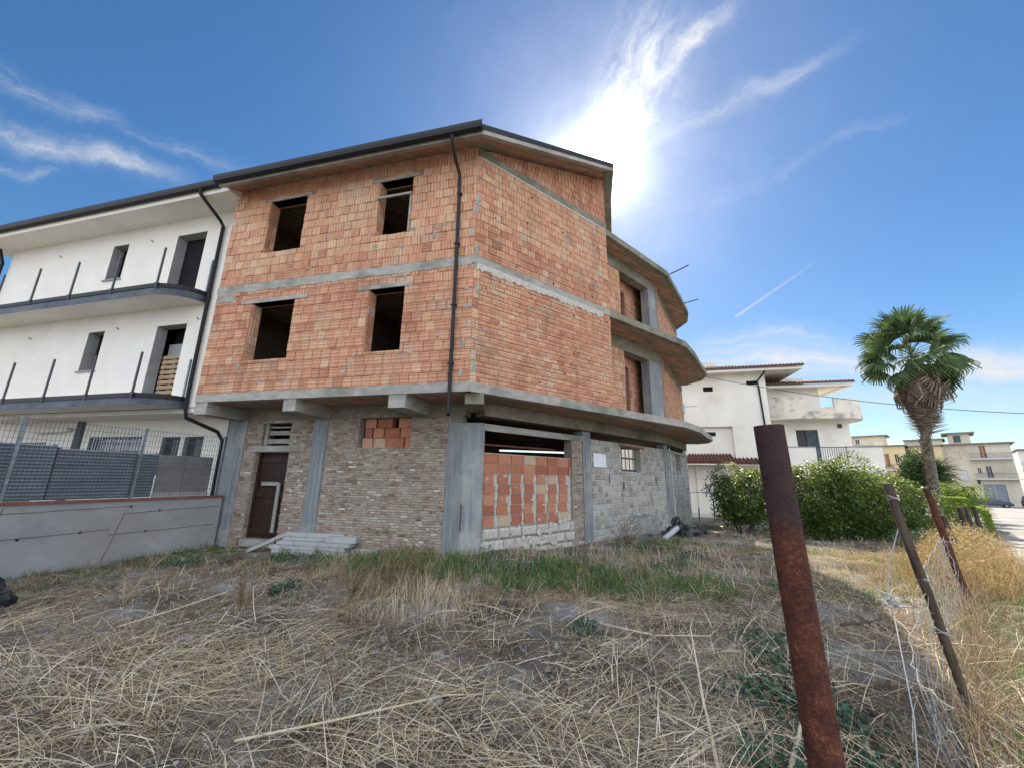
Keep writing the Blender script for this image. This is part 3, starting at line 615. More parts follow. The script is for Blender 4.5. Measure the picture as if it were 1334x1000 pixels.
# rear walls of the upper storeys
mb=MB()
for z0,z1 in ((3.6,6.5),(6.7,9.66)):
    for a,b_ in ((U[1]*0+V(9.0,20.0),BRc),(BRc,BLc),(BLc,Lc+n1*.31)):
        F,L=segfr(a,b_); wall(mb,F,.26,L,z0,z1,[(3.0,5.2,z0+.3,z0+2.3)] if b_ is BLc else (),.25,'brick_back')  # unseen rear opening added to let light into the rooms
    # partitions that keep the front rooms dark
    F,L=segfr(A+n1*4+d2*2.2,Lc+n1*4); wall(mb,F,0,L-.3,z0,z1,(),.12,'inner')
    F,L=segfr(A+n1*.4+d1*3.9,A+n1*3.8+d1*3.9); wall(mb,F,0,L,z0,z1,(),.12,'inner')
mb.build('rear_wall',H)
# --- pitched roof of the front block
c0=FA.P(-.30,9.71,.66); e0=V(*(A+d2*4.66-n2*.65),11.47); nn=V(n1[0],n1[1],.455)
lf=FA.P(7.60,9.775,.66); eave=[lf,c0,e0]
br=e0+nn*3.1; dd=V(d1[0],d1[1],0); bl=br+dd*np.dot((lf-br)[:2],d1)
top=[lf,c0,e0,br,bl]; T=V(0,0,.20)
mb=MB(); mb.poly(top,'rooftile'); mb.poly([p-T for p in top][::-1],'soffit')
for i in range(5): a,b_=top[i],top[(i+1)%5]; mb.poly([a-T,b_-T,b_,a],'conc_dark')
k=bl-br; bb=[br,bl,bl+V(n1[0]*4,n1[1]*4,-1.6),br+V(n1[0]*4,n1[1]*4,-1.6)]; mb.poly(bb,'rooftile'); mb.poly([p-T for p in bb],'conc_dark')
mb.poly([br,bb[3],bb[3]-T,br-T],'conc_dark'); mb.poly([bl,bb[2],bb[2]-T,bl-T],'conc_dark')
# concrete lip under the edge of the soffit
def lip(mb,a,b,inn,wd,z,m='conc'):
    inn=V(inn[0],inn[1],inn[2]); q=[a,b,b+inn*wd,a+inn*wd]; mb.mesh([p-V(0,0,.20+z) for p in q]+[p-V(0,0,.12) for p in q],[(0,1,2,3),(4,5,6,7),(0,1,5,4),(1,2,6,5),(2,3,7,6),(3,0,4,7)],m)
lip(mb,lf+V(0,0,-.0)-nn*.004,c0-nn*.004,nn,.16,.03); roof=mb.build('roof',H)
mb=MB(); lip(mb,c0+V(.004,-.006,0),e0+V(.004,-.006,0),(-n2[0]*-1,-n2[1]*-1,.26),.14,.03,'conc'); lip(mb,e0+V(.006,.0,0),br+V(.006,0,0),(-.97,.244,0),.30,.035,'conc_dark'); mb.build('roof_edge',roof)
mb=MB()   # metal flashing along the rake
for a,b_ in ((c0,e0),(e0,br)):
    o=V(.01,-.013,0) if a is c0 else V(.014,.0,0); mb.mesh([a+o-V(0,0,.09),b_+o-V(0,0,.09),b_+o+V(0,0,.05),a+o+V(0,0,.05),a-o*4+V(0,0,.05),b_-o*4+V(0,0,.05)],[(0,1,2,3),(3,2,5,4)],'gutter')
mb.build('rake_flashing',roof)
def gutter(a,b,parent,name='gutter',r=.085,m='gutter'):
    mb=MB(); a,b=np.array(a),np.array(b); t=(b-a)/np.linalg.norm(b-a); n=np.cross(t,zhat); n/=np.linalg.norm(n)
    prof=[(-.0,.06),(-.0,-.02),(.02,-.10),(.07,-.135),(.13,-.10),(.15,-.03),(.15,.055),(.16,.06),(.165,.045),(.163,-.03),(.14,-.112),(.07,-.15),(.012,-.112),(-.012,-.02),(-.012,.06)]
    if np.dot(n[:2],-n1)<0: n=-n
    A_=[a+n*x+zhat*z for x,z in prof]; B_=[b+n*x+zhat*z for x,z in prof]; k=len(prof)
    mb.mesh(A_+B_,[(i,(i+1)%k,k+(i+1)%k,k+i) for i in range(k)]+[tuple(range(k)),tuple(range(2*k-1,k-1,-1))],m)
    L=np.linalg.norm(b-a); s=.6
    while s<L:   # brackets
        p=a+t*s; mb.box(p+n*-.01+zhat*.06,t*.03,n*.17,zhat*.012,m); s+=1.1
    return mb.build(name,parent)
gutter(FA.P(7.66,9.735,.665),FA.P(-.36,9.665,.665),H)
mb=MB(); mb.tube([FA.P(.42,9.53,.74),FA.P(.42,9.38,.72),FA.P(.44,9.12,.38),FA.P(.45,8.98,.11),FA.P(.45,8.8,.075),FA.P(.43,6.7,.075),FA.P(.42,3.5,.08),FA.P(.42,2.92,.085),FA.P(.40,2.86,.13)],.042,'gutter',10)
for z in (8.4,7.0,5.4,4.0): FA.box(mb,.37,.49,z,z+.035,.0,.125,'gutter')
mb.build('downpipe',H)
for a,b_ in (((6.42,14.33,9.80),(7.05,13.9,9.99)),((8.15,17.0,9.8),(8.72,16.62,9.86))):
    mb=MB(); a,b_=V(*a),V(*b_); mb.tube([a,(a+b_)/2+V(0,0,-.01),b_],.022,'rust',6); mb.build('rebar_stub',H)
mb=MB(); p=UR[1][0].P(5.9,0,.02); F=UR[1][0]; F.box(mb,5.7,6.1,5.0,5.45,.02,.12,'sign'); mb.tube([F.P(5.9,5.3,.1),F.P(5.95,5.3,.7)],.02,'wire',5); mb.build('meter_box',H)

# ------------------------------------------------------------------ white house on the left
WH=thing('white_house','white plastered house with two rounded balconies left of the brick house','house',(-13,11.5,-.4))
FW_=FR(A+n1*.38,d1,-n1)
wh=[(12.6,13.32,7.8,9.09),(9.2,10.42,6.77,9.06),(12.6,13.32,4.64,5.94),(9.17,10.35,3.62,5.91)]
mb=MB(); wall(mb,FW_,7.76,18.75,3.35,9.62,wh,.30,'plaster',mrev='conc_wall'); FW_.box(mb,7.8,18.7,3.4,9.6,-7.3,-7.0,'inner'); FW_.box(mb,18.45,18.74,3.4,9.6,-7.0,-.43,'plaster'); FW_.box(mb,7.8,18.4,6.2,6.5,-6.9,-.43,'inner'); FW_.box(mb,7.77,18.44,3.2,3.33,-7.0,-.02,'plaster'); FW_.box(mb,8.0,18.4,3.4,9.5,-2.6,-2.4,'inner'); mb.build('wall',WH)
gh=[(8.28,9.02,1.5,2.64),(9.18,9.92,1.5,2.64),(10.6,13.1,1.75,2.67),(15.1,17.6,.2,2.52),(13.42,13.88,.6,3.3)]
mb=MB(); wall(mb,FB,7.45,18.6,-.6,3.36,gh,.3,'plaster',mrev='conc_wall'); mb.build('wall',WH)
for a,b_,c,d_ in gh[:4]:
    mb=MB(); FB.box(mb,a,b_,c,d_,-.2,-.17,'glassd'); w_=mb.build('window',WH)
    mb=MB(); 
    for x0,x1,y0,y1 in ((a,a+.06,c,d_),(b_-.06,b_,c,d_),(a+.06,b_-.06,d_-.06,d_),(a+.06,b_-.06,c,c+.06)): FB.box(mb,x0,x1,y0,y1,-.165,-.11,'bluefascia')
    mb.build('frame',w_)
    mb=MB(); x=a+.1
    while x<b_-.05: FB.box(mb,x,x+.016,c,d_,-.06,-.044,'sign' if b_-a>2 else 'darkmetal'); x+=.125
    for z in (c+.25,(c+d_)/2,d_-.2): FB.box(mb,a,b_,z,z+.014,-.043,-.033,'darkmetal')
    mb.build('grille',w_)
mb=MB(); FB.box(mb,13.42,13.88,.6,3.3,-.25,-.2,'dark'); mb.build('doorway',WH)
mb=MB(); FB.box(mb,13.36,13.96,3.24,3.35,-.1,.1,'darkmetal'); mb.build('shutter_box',WH)
mb=MB(); mb.tube([FB.P(13.95,2.93,.12),FB.P(15.5,2.87,.12)],.075,'plaster',10); mb.build('awning_case',WH)
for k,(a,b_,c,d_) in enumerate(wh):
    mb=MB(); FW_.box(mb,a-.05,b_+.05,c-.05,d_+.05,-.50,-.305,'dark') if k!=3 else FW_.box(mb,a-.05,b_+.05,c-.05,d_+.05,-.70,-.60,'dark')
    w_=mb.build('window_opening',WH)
    if b_-a<1: 
        mb=MB(); FW_.box(mb,a-.06,b_+.06,c-.045,c,-.3,.05,'conc_wall'); mb.build('sill',w_)
# pallet and grey sheet blocking the lower doorway
PL=thing('wooden_pallet','weathered wooden pallet standing upright in the lower balcony doorway','pallet',FW_.P(9.8,3.64,-.3))
mb=MB()
for k,z in enumerate(np.arange(3.68,4.95,.155)): FW_.box(mb,9.3,10.2,z,z+.10,-.27,-.245,'palletwood')
mb.build('slat',PL)
for x in (9.3,9.7,10.1):
    mb=MB(); FW_.box(mb,x,x+.1,3.66,4.95,-.35,-.272,'palletwood'); mb.build('stringer',PL)
mb=MB(); FW_.box(mb,9.22,10.3,3.66,5.45,-.44,-.41,'conc_wall'); o=mb.build('grey_sheet'); tag(o,'torn grey sheet closing the lower balcony doorway behind the pallet','sheet')
for _ in range(1): pass
mb=MB()
for u,z in ((11.5,9.0),(15.9,9.02),(12.0,5.95),(16.1,5.93),(8.75,6.0)): mb.tube([FW_.P(u,z,0),FW_.P(u-.02,z+.02,.09)],.014,'darkmetal',5)
mb.build('wire_stubs',WH)
# roof soffit, fascia, gutter
mb=MB(); FW_.box(mb,7.55,19.4,9.62,9.84,-1.0,.78,'plaster'); mb.build('roof_slab',WH)
mb=MB(); p=[FW_.P(7.6,9.86,.80),FW_.P(19.4,9.86,.80),FW_.P(19.4,12.2,-5.0),FW_.P(7.6,12.2,-5.0)]; mb.mesh(p+[q-V(0,0,.015) for q in p],[(0,1,2,3),(7,6,5,4),(0,4,5,1),(1,5,6,2),(2,6,7,3),(3,7,4,0)],'rooftile'); mb.build('roof',WH)
gutter(FW_.P(19.5,9.90,.785),FW_.P(7.85,9.90,.785),WH,r=.1)
mb=MB(); mb.tube([FW_.P(8.55,9.8,.87),FW_.P(8.55,9.62,.85),FW_.P(8.5,9.2,.2),FW_.P(8.48,9.05,.08),FW_.P(8.42,3.35,.08),FW_.P(8.36,3.05,.05),FW_.P(8.12,2.75,-.72),FW_.P(8.05,2.5,-.86),FW_.P(8.05,.4,-.86)],.05,'gutter',10); mb.build('downpipe',WH)
mb=MB(); mb.tube([FW_.P(18.9,9.6,.3),FW_.P(18.86,9.1,.15),FW_.P(18.85,3.4,.15)],.05,'gutter',8); mb.build('downpipe',WH)
# balconies
for z0,z1,off in ((3.34,3.6,.80),(6.49,6.77,.84)):
    prof=[(18.7,0),(18.7,off),(9.5,off)]+[(8.62+.88*math.cos(t),off-.0-(off-.0)*(1-math.sin(t))) for t in np.linspace(math.pi/2,math.pi,9)[1:]] 
    prof=[(18.7,0),(18.7,off),(9.6,off)]+[(9.6-1.05*math.sin(t),off*math.cos(t)) for t in np.linspace(0,math.pi/2,10)[1:]]
    xy=[tuple(FW_.P(u,0,o)[:2]) for u,o in prof]
    mb=MB(); mb.prism(xy,z0,z1,'plaster'); BAL=mb.build('balcony',WH)
    mb=MB(); pts=[FW_.P(u,0,o+(.012 if k else .0))[:2] for k,(u,o) in enumerate(prof[1:])]
    for i in range(len(pts)-1):
        a,b_=pts[i],pts[i+1]; t=(b_-a)/np.linalg.norm(b_-a); o_=V(-t[1],t[0]); 
        if np.dot(o_,-n1)<-.01: o_=-o_
        if i==len(pts)-2: o_=V(-t[1],t[0]) if np.dot(V(-t[1],t[0]),-d1)>0 else V(t[1],-t[0])
        for (za,zb,ex,mm) in ((z0-.02,z1-.09,.015,'bluefascia'),(z1-.09,z1+.03,.04,'gutter')):
            mb.prism(ext(a,b_,b_+o_*ex,a+o_*ex),za,zb,mm)
    mb.build('fascia',BAL)
    for u in ([16.45,14.67,12.89,11.1,9.33] if z0>5 else [16.3,14.5,12.74,11.02,9.28]):
        mb=MB(); FW_.box(mb,u,u+.045,z1-.12,z1+1.15,off+.02,off+.06,'darkmetal'); FW_.box(mb,u-.03,u+.075,z1-.02,z1+.04,off+.0,off+.075,'darkmetal'); mb.build('railing_post',BAL)
    mb=MB(); FW_.box(mb,8.57,8.615,z1-.1,z1+1.12,.06,.10,'steel'); mb.build('railing_post',BAL)

# ------------------------------------------------------------------ boundary wall with mesh fence
fd=V(-1.48,-3.89); fd/=np.linalg.norm(fd); fw=V(-fd[1],fd[0]); 
if np.dot(fw,V(1,0))<0: fw=-fw
FF=FR(V(-7.98,11.13),fd,fw,.951)
W=thing('boundary_wall','low grey cast concrete boundary wall with a red coping under the mesh fence','wall',FF.P(4,-.4,0))
mb=MB(); FF.box(mb,.0,9,-1.2,.90,-.22,0,'conc_wall')
def seam(mb,u0,z0,u1,z1): 
    n=max(1,int(abs(u1-u0)/.25+abs(z1-z0)/.25)); pts=[(u0+(u1-u0)*i/n+random.uniform(-.008,.008),z0+(z1-z0)*i/n+random.uniform(-.008,.008)) for i in range(n+1)]
    mb.tube([FF.P(a,b,.0) for a,b in pts],.009,'inner',5)
seam(mb,.1,.66,2.2,.62); seam(mb,.1,.18,2.4,.16); seam(mb,2.2,.62,2.45,-.5); seam(mb,2.4,.28,7,.2); seam(mb,2.1,.78,6,.70); seam(mb,4.1,.85,4.3,-.5)
for u,z in ((1.5,.64),(1.7,.17),(2.9,.27),(3.8,.24),(5,.22),(2.1,.77)): mb.mesh([FF.P(u+.03*math.cos(t),z+.03*math.sin(t),.003) for t in np.linspace(0,5.5,8)],[tuple(range(8))],'dark')
mb.build('wall',W)
mb=MB(); FF.box(mb,-.02,9,.90,.955,-.26,.03,'redcoping'); mb.build('coping',W)
MF=thing('mesh_fence','tall galvanised wire mesh fence standing on the grey boundary wall','fence',FF.P(4,.955,-.1))
for u in (.12,2.08,4.12,6.1):
    mb=MB(); FF.box(mb,u,u+.055,.955,2.66,-.13,-.08,'steel'); mb.build('post',MF)
mb=MB(); u=.15
while u<8: FF.box(mb,u,u+.006,1.0,2.64,-.078,-.072,'bluefascia'); u+=.066
for z in np.arange(1.02,2.66,.132): FF.box(mb,.12,8,z,z+.006,-.0715,-.066,'bluefascia')
mb.build('mesh_panel',MF)
def corr(name,u0,u1,z0,z1,off,m,label,lean=.0,rot=0):
    mb=MB(); n=int((z1-z0)/.07); F=FF; t=thing(name,label,'sheet',F.P((u0+u1)/2,z0,off))
    for i in range(n):
        za=z0+i*(z1-z0)/n; zb=za+(z1-z0)/n; zm=(za+zb)/2; o=lambda z:off-lean*(z-z0)
        mb.poly([F.P(u0,za,o(za)),F.P(u1,za+rot,o(za)),F.P(u1,zm+rot,o(zm)+.035),F.P(u0,zm,o(zm)+.035)],m)
        mb.poly([F.P(u0,zm,o(zm)+.035),F.P(u1,zm+rot,o(zm)+.035),F.P(u1,zb+rot,o(zb)),F.P(u0,zb,o(zb))],m)
        mb.poly([F.P(u0,za,o(za)-.012),F.P(u1,za+rot,o(za)-.012),F.P(u1,zb+rot,o(zb)-.012),F.P(u0,zb,o(zb)-.012)],m)
    mb.build('ribbed_sheet',t)
    for u in (u0,u1-.05):
        mb=MB(); F.box(mb,u,u+.05,z0-.0,z1+.02,off-.09,off-.03,'darkmetal'); mb.build('edge_frame',t)
    return t
corr('corrugated_panel',3.50,6.8,.965,2.12,-.32,'corr','long blue grey corrugated panel at the left end behind the mesh fence',rot=-.0)
corr('corrugated_panel',2.10,3.48,.965,2.06,-.28,'corr','blue grey corrugated panel between the second and third fence posts',rot=.0)
corr('corrugated_panel',1.60,2.12,.965,2.05,-.36,'corr','narrow dark corrugated panel just left of the pale flat boards')
for k,(a,b_,lb) in enumerate(((1.02,1.62,'pale flat board behind the fence beside the corrugated panels'),(.32,1.0,'flat grey board behind the fence nearest the brick house'))):
    mb=MB(); FF.box(mb,a,b_,1.06,2.03,-.25,-.21,'board'); FF.box(mb,a,b_,.957,1.055,-.26,-.17,'cement'); tag(mb.build('flat_board'),lb,'board')

# ------------------------------------------------------------------ ground
def gz(x,y):
    x=np.asarray(x,float); y=np.asarray(y,float)
    s=x*.77+y*.64; z=-.28-.018*np.clip(s-10,0,125)
    near=np.exp(-((x-1)**2+(y-5)**2)/220)
    b=.035*np.sin(1.3*x+.7*y+.5)*np.sin(.9*y-.5*x)+.025*np.sin(2.9*x-1.1*y)+.02*np.sin(3.7*y+1.9*x+1)+.012*np.sin(7.1*x+2)*np.sin(6.3*y)+.008*np.sin(13*x+3*y)*np.sin(11*y-2*x)
    road=1/(1+np.exp(-((x*.65-y*.76)-.2)*1.2)); b=b*(1-road*np.clip((x-6)/4,0,1))
    z=z+b*near*1.0 + .16*np.exp(-((x-.4)**2/14+(y-9.2)**2/2.2)) - .12*np.exp(-((x+8.5)**2/8+(y-7.5)**2/14))
    return z
xs=np.concatenate([-np.geomspace(900,12,26),np.arange(-11.5,14,.11),np.geomspace(14.2,900,40)]); ys=np.concatenate([-np.geomspace(400,2,14),np.arange(-1.5,17,.11),np.geomspace(17.2,1500,44)])
X,Y=np.meshgrid(xs,ys); Z=gz(X,Y)+RNG.normal(0,.006,X.shape)*((np.abs(X-1)<12)&(np.abs(Y-7)<9))
gv=np.stack([X.ravel(),Y.ravel(),Z.ravel()],1); ny,nx=X.shape
idx=(np.arange(ny-1)[:,None]*nx+np.arange(nx-1)[None,:]).ravel(); gf=np.stack([idx,idx+1,idx+nx+1,idx+nx],1)
me=bpy.data.meshes.new('ground'); me.vertices.add(len(gv)); me.vertices.foreach_set('co',gv.astype(np.float32).ravel()); me.loops.add(gf.size); me.loops.foreach_set('vertex_index',gf.astype(np.int32).ravel())
me.polygons.add(len(gf)); me.polygons.foreach_set('loop_start',(np.arange(len(gf))*4).astype(np.int32)); me.polygons.foreach_set('use_smooth',np.ones(len(gf),bool)); me.update(calc_edges=True); me.materials.append(M['soil'])
go=bpy.data.objects.new('ground',me); COL.objects.link(go); tag(go,kind='structure')
# road: strip following the slope
rd=V(.766,.643); rnrm=V(.643,-.766); r0=V(11.7,9.5)
mb=MB(); ss=np.concatenate([np.arange(-30,60,1.5),np.arange(60,400,12)])
for i in range(len(ss)-1):
    for j in range(6):
        q=[]
        for s_,t_ in ((ss[i],j),(ss[i+1],j),(ss[i+1],j+1),(ss[i],j+1)):
            e=(.25*math.sin(s_*.9)+.12*math.sin(s_*2.3)) if t_==0 else 0
            p=r0+rd*s_+rnrm*(t_*1.5+e); zc=-.28-.018*min(125,max(0,p[0]*.77+p[1]*.64-10)); q.append(V(p[0],p[1],zc+(.03 if t_ else .004)))
        mb.poly(q,'asphalt')
o=mb.build('road'); tag(o,kind='structure')

# ------------------------------------------------------------------ house on the right
r_=V(17.28,26.0); 
F1h=FR(r_,d1,-n1); F2h=FR(r_+n1*1.6,d1,-n1)
HR=thing('cream_villa','cream plastered villa with tiled roofs and a curved stained balcony beyond the citrus bushes','house',(17,28,-.8))
mb=MB(); v1=[(3.0,3.66,7.76,8.11),(.12,.84,8.13,8.43),(3.1,4.1,4.64,4.91)]
wall(mb,F1h,-.35,10.5,-1.5,8.95,v1+[(2.05,9.4,-1.5,5.26)],.3,'cream',mrev='cream')
FN=FR(F1h.P(0,0,-.22)[:2],F1h.d[:2],F1h.w[:2]); wall(mb,FN,2.0,9.5,-1.5,5.3,[(3.1,4.1,4.64,4.91)],.2,'cream')
FE=FR(F1h.P(-.35,0,0)[:2],n1,d1*-1); wall(mb,FE,.01,6,-1.5,8.95,(),.3,'cream'); mb.build('wall',HR)
for a,b_,c,d_ in v1:
    mb=MB(); F1h.box(mb,a,b_,c,d_,-.27,-.2,'dark'); mb.build('vent_window',HR)
mb=MB(); F1h.box(mb,4.4,4.62,-1.2,2.6,-.218,-.1,'cream'); F1h.box(mb,6.2,6.9,1.2,2.4,-.218,-.2,'glassd'); mb.build('door_surround',HR)
# eaves and tiled roofs
def tiled(mb,F,u0,u1,z,off,dep,rise,m='rooftile',hip=0):
    n=int((u1-u0)/.22); w_=(u1-u0)/n; L=F.P(0,0,0)
    a0=[F.P(u0,z,off),F.P(u1,z,off),F.P(u1-hip,z+rise,off-dep),F.P(u0+hip*0,z+rise,off-dep)]
    mb.mesh(a0+[p-V(0,0,.09) for p in a0],[(0,1,2,3),(7,6,5,4),(0,4,5,1),(1,5,6,2),(2,6,7,3),(3,7,4,0)],m)
    for i in range(n):
        f=(i+.5)/n; top_u=u0+(u1-hip-u0)*f if hip>=0 else u0+hip*0+(u1-u0)*f
        mb.tube([F.P(u0+(u1-u0)*f,z+.03,off+.03),F.P(top_u,z+rise+.03,off-dep)],.07,m,6,random.random())
mb=MB(); F1h.box(mb,-2.4,10.8,8.95,9.12,-3,.75,'cream'); mb.build('eaves',HR)
mb=MB(); tiled(mb,F1h,-2.5,10.9,9.22,.85,4.2,1.0,hip=.0); mb.build('tiled_roof',HR)
mb=MB(); tiled(mb,F1h,1.0,10.9,9.9,-1.5,1.2,.35); F1h.box(mb,2.2,5.5,9.5,10.35,-2.4,-1.6,'stainpar'); mb.build('roof_parapet',HR)
# right wing
mb=MB(); wall(mb,F2h,-5.62,-.36,-1.5,5.85,[(-3.72,-2.38,2.9,5.14)],.3,'cream'); wall(mb,F2h,-4.15,-.36,5.85,8.02,[(-2.3,-1.2,7.15,7.48)],.3,'cream')
FE=FR(F2h.P(-5.62,0,0)[:2],n1,d1*-1); wall(mb,FE,.01,5,-1.5,5.85,(),.3,'cream'); FE=FR(F2h.P(-4.15,0,0)[:2],n1,d1*-1); wall(mb,FE,.01,5,5.85,8.02,(),.3,'cream'); mb.build('wall',HR)
mb=MB(); F2h.box(mb,-2.3,-1.2,7.15,7.48,-.3,-.27,'dark'); mb.build('vent_window',HR)
mb=MB(); F2h.box(mb,-5.9,-.36,8.02,8.2,-3,.8,'cream'); mb.build('eaves',HR)
mb=MB(); tiled(mb,F2h,-6.0,-.3,8.3,.9,3.2,.8); mb.build('tiled_roof',HR)
mb=MB(); F2h.box(mb,-3.9,-1.4,8.5,9.15,-1.7,-1.3,'stainpar'); mb.build('roof_parapet',HR)
mb=MB(); F2h.box(mb,-3.72,-2.38,2.9,5.14,-.2,-.16,'shutter'); dr=mb.build('balcony_door',HR)
mb=MB(); F2h.box(mb,-3.72,-3.02,2.9,5.1,-.155,-.11,'bluefascia'); 
for z in np.arange(3,5.05,.09): F2h.box(mb,-3.68,-3.06,z,z+.05,-.109,-.095,'bluefascia')
mb.build('shutter',dr)
# curved balcony
prof=[(-.4,0.0),(-.75,.55),(-1.5,.95),(-2.7,1.05),(-4.5,1.0),(-5.6,.8),(-6.4,.2),(-6.75,-.7),(-6.7,-2.2),(-5.62,-3)]
xy=[tuple(F2h.P(u,0,o)[:2]) for u,o in prof]+[tuple(F2h.P(-.4,0,-3)[:2])]
mb=MB(); mb.prism(xy,5.80,6.0,'cream'); bl_=mb.build('balcony',HR)
mb=MB(); pts=[V(*p) for p in xy[:-1]]
hh=[7.3,7.35,7.4,6.33,6.33,7.25,7.25,7.2,7.2,7.2]
cen=F2h.P(-3.3,0,-1.2)[:2]
sub=[]
for i in range(len(pts)-1):
    for k in range(5):
        f=k/5; sub.append((pts[i]*(1-f)+pts[i+1]*f, prof[i][0]*(1-f)+prof[i+1][0]*f))
sub.append((pts[-1],-9))
for i in range(len(sub)-1):
    (a,ua),(b_,ub)=sub[i],sub[i+1]; um=(ua+ub)/2
    h_=7.3 if um>-2.75 and i<20 else (6.33 if um>-4.55 and i<24 else 7.15)
    t=(b_-a)/np.linalg.norm(b_-a); ins=cen-(a+b_)/2; nI=V(-t[1],t[0]); nI=nI if np.dot(nI,ins)>0 else -nI
    mb.prism(ext(a-nI*.01,b_-nI*.01,b_+nI*.14,a+nI*.14),5.79,h_,'stainpar')
mb.build('parapet',bl_)
mb=MB(); F2h.box(mb,-5.15,-4.95,5.25,5.5,.0,.12,'shutter'); mb.build('wall_lamp',HR)
mb=MB(); 
mb.tube([F1h.P(-.15,9.0,.7),F1h.P(-.15,8.85,.6),F1h.P(.18,8.35,.08),F1h.P(.12,7.9,.07),F1h.P(-.05,.0,.07)],.055,'gutter',8); mb.build('downpipe',HR)
mb=MB(); mb.tube([F2h.P(-5.6,8.05,.7),F2h.P(-4.25,7.55,.1)],.05,'cream',6); mb.build('downpipe',HR)
# porch canopy with red tiles
mb=MB(); F1h.box(mb,2.3,5.6,2.62,2.74,-.2,.9,'cream'); tiled(mb,F1h,2.3,5.55,2.80,.92,1.0,.55,'redtile',hip=.5); mb.build('porch_canopy',HR)
mb=MB(); F1h.box(mb,.75,2.25,2.62,2.72,-.2,.6,'cream'); tiled(mb,F1h,.75,2.25,2.76,.62,.6,.32,'redtile'); mb.build('porch_canopy',HR)
# terrace
mb=MB(); F2h.box(mb,-6.35,-.4,-1.5,2.75,-.3,1.55,'cream'); mb.build('terrace_base',HR)
for a,b_ in ((-2.75,-.5),(-6.4,-4.5)):
    mb=MB(); F2h.box(mb,a,b_,2.75,3.82,1.35,1.5,'cream'); F2h.box(mb,a-.02,b_+.02,3.82,3.87,1.32,1.53,'steel'); mb.build('terrace_parapet',HR)
mb=MB()
for u in np.arange(-4.48,-2.78,.13): F2h.box(mb,u,u+.03,2.75,3.8,1.41,1.44,'steel')
F2h.box(mb,-4.5,-2.76,3.8,3.85,1.4,1.45,'darkmetal'); mb.build('railing',HR)
# steps, gate and kerb at the foot of the villa
ST=thing('garden_steps','short flight of pale steps at the corner of the block wall','steps',(10.3,21.6,-.6))
for k in range(3):
    mb=MB(); mb.box([9.75,21.2+.35*k,-.75],[1.35,0,0],[0,.37,0],[0,0,.22+.2*k],'cream' if k!=1 else 'conc'); mb.build('step',ST)
GT=thing('metal_gate','small grey metal gate beside the pale garden steps','gate',(11.3,21.2,-.7))
for x in (11.2,11.45,11.7):
    mb=MB(); mb.box([x,21.2,-.8],[.05,0,0],[0,.05,0],[0,0,1.35],'steel'); mb.build('post',GT)
mb=MB()
for k in range(4): mb.box([11.25,21.22,-.5+.28*k],[.45,0,0],[0,.02,0],[0,0,.03],'steel')
mb.build('rail',GT)
for x,y,h_,l in ((9.75,20.9,1.0,'thin dark stake nearest the brick house corner'),(10.55,20.9,1.5,'thin dark stake standing right of the pale steps')):
    mb=MB(); mb.tube([(x,y,-.8),(x+.05,y,-.8+h_)],.03,'brownwood',6); tag(mb.build('stake'),l,'stake')
mb=MB(); mb.tube([(9.2,21.9,.95),(12.6,21.7,.98)],.022,'steel',5); mb.tube([(12.6,21.7,-.8),(12.6,21.7,.98)],.025,'steel',5); mb.tube([(9.3,21.9,-.8),(9.3,21.9,.95)],.025,'steel',5); tag(mb.build('handrail'),'thin grey handrail in front of the cream villa by the steps','handrail')
mb=MB(); mb.box([9.7,19.6,-.75],[9,-1.0,0],[.0,.18,0],[0,0,.28],'conc'); tag(mb.build('concrete_kerb'),'low concrete kerb running along the foot of the citrus bushes','kerb')

# ------------------------------------------------------------------ distant street
kf=1.353; Pf=V(63.16,56.89)*kf; nf=V(.743,.669); tf=V(.669,-.743)
FF2=FR(Pf,tf,-nf)
zf=lambda z:1.56+(z-1.56)*kf
def block(name,label,F,u0,u1,z1,dep,m,wins_,roofm='conc_dark',over=.6,z0=-3.6,balc=(),side_m=None,mr=None):
    t=thing(name,label,'house',F.P((u0+u1)/2,z0,-dep/2)); hol=[(a,b_,c,d_) for a,b_,c,d_,_ in wins_]
    mb=MB(); wall(mb,F,u0,u1,z0,z1,hol,.3,m); P=[F.P(u0,0,0),F.P(u0,0,-dep),F.P(u1,0,-dep),F.P(u1,0,0)]
    for i in range(3):
        a,b_=P[i],P[i+1]; mb.poly([a+V(0,0,z0),b_+V(0,0,z0),b_+V(0,0,z1),a+V(0,0,z1)],side_m or m)
    mb.build('wall',t)
    mb=MB(); F.box(mb,u0-over*.3,u1+over,z1,z1+.22,-dep,over,roofm); mb.build('roof',t)
    for a,b_,c,d_,wm in wins_:
        mb=MB(); F.box(mb,a,b_,c,d_,-.22,-.16,wm); F.box(mb,(a+b_)/2-.03,(a+b_)/2+.03,c,d_,-.159,-.12,m); w_=mb.build('window',t)
        mb=MB(); F.box(mb,a-.06,b_+.06,c-.1,c,-.16,.08,m); mb.build('sill',w_)
    for a,b_,z in balc:
        mb=MB(); F.box(mb,a,b_,z-.18,z,.0,1.1,'farwhite'); bb_=mb.build('balcony',t)
        mb=MB(); 
        for u in np.arange(a+.04,b_,.16): F.box(mb,u,u+.035,z,z+.95,1.03,1.06,'darkmetal')
        F.box(mb,a,b_,z+.95,z+1.0,1.02,1.07,'darkmetal'); 
        for uu in (a,b_-.03): F.box(mb,uu,uu+.03,z+.95,z+1.0,.05,1.0,'darkmetal'); F.box(mb,uu,uu+.03,z,z+.03,.05,1.0,'darkmetal')
        mb.build('railing',bb_)
    return t
k=kf
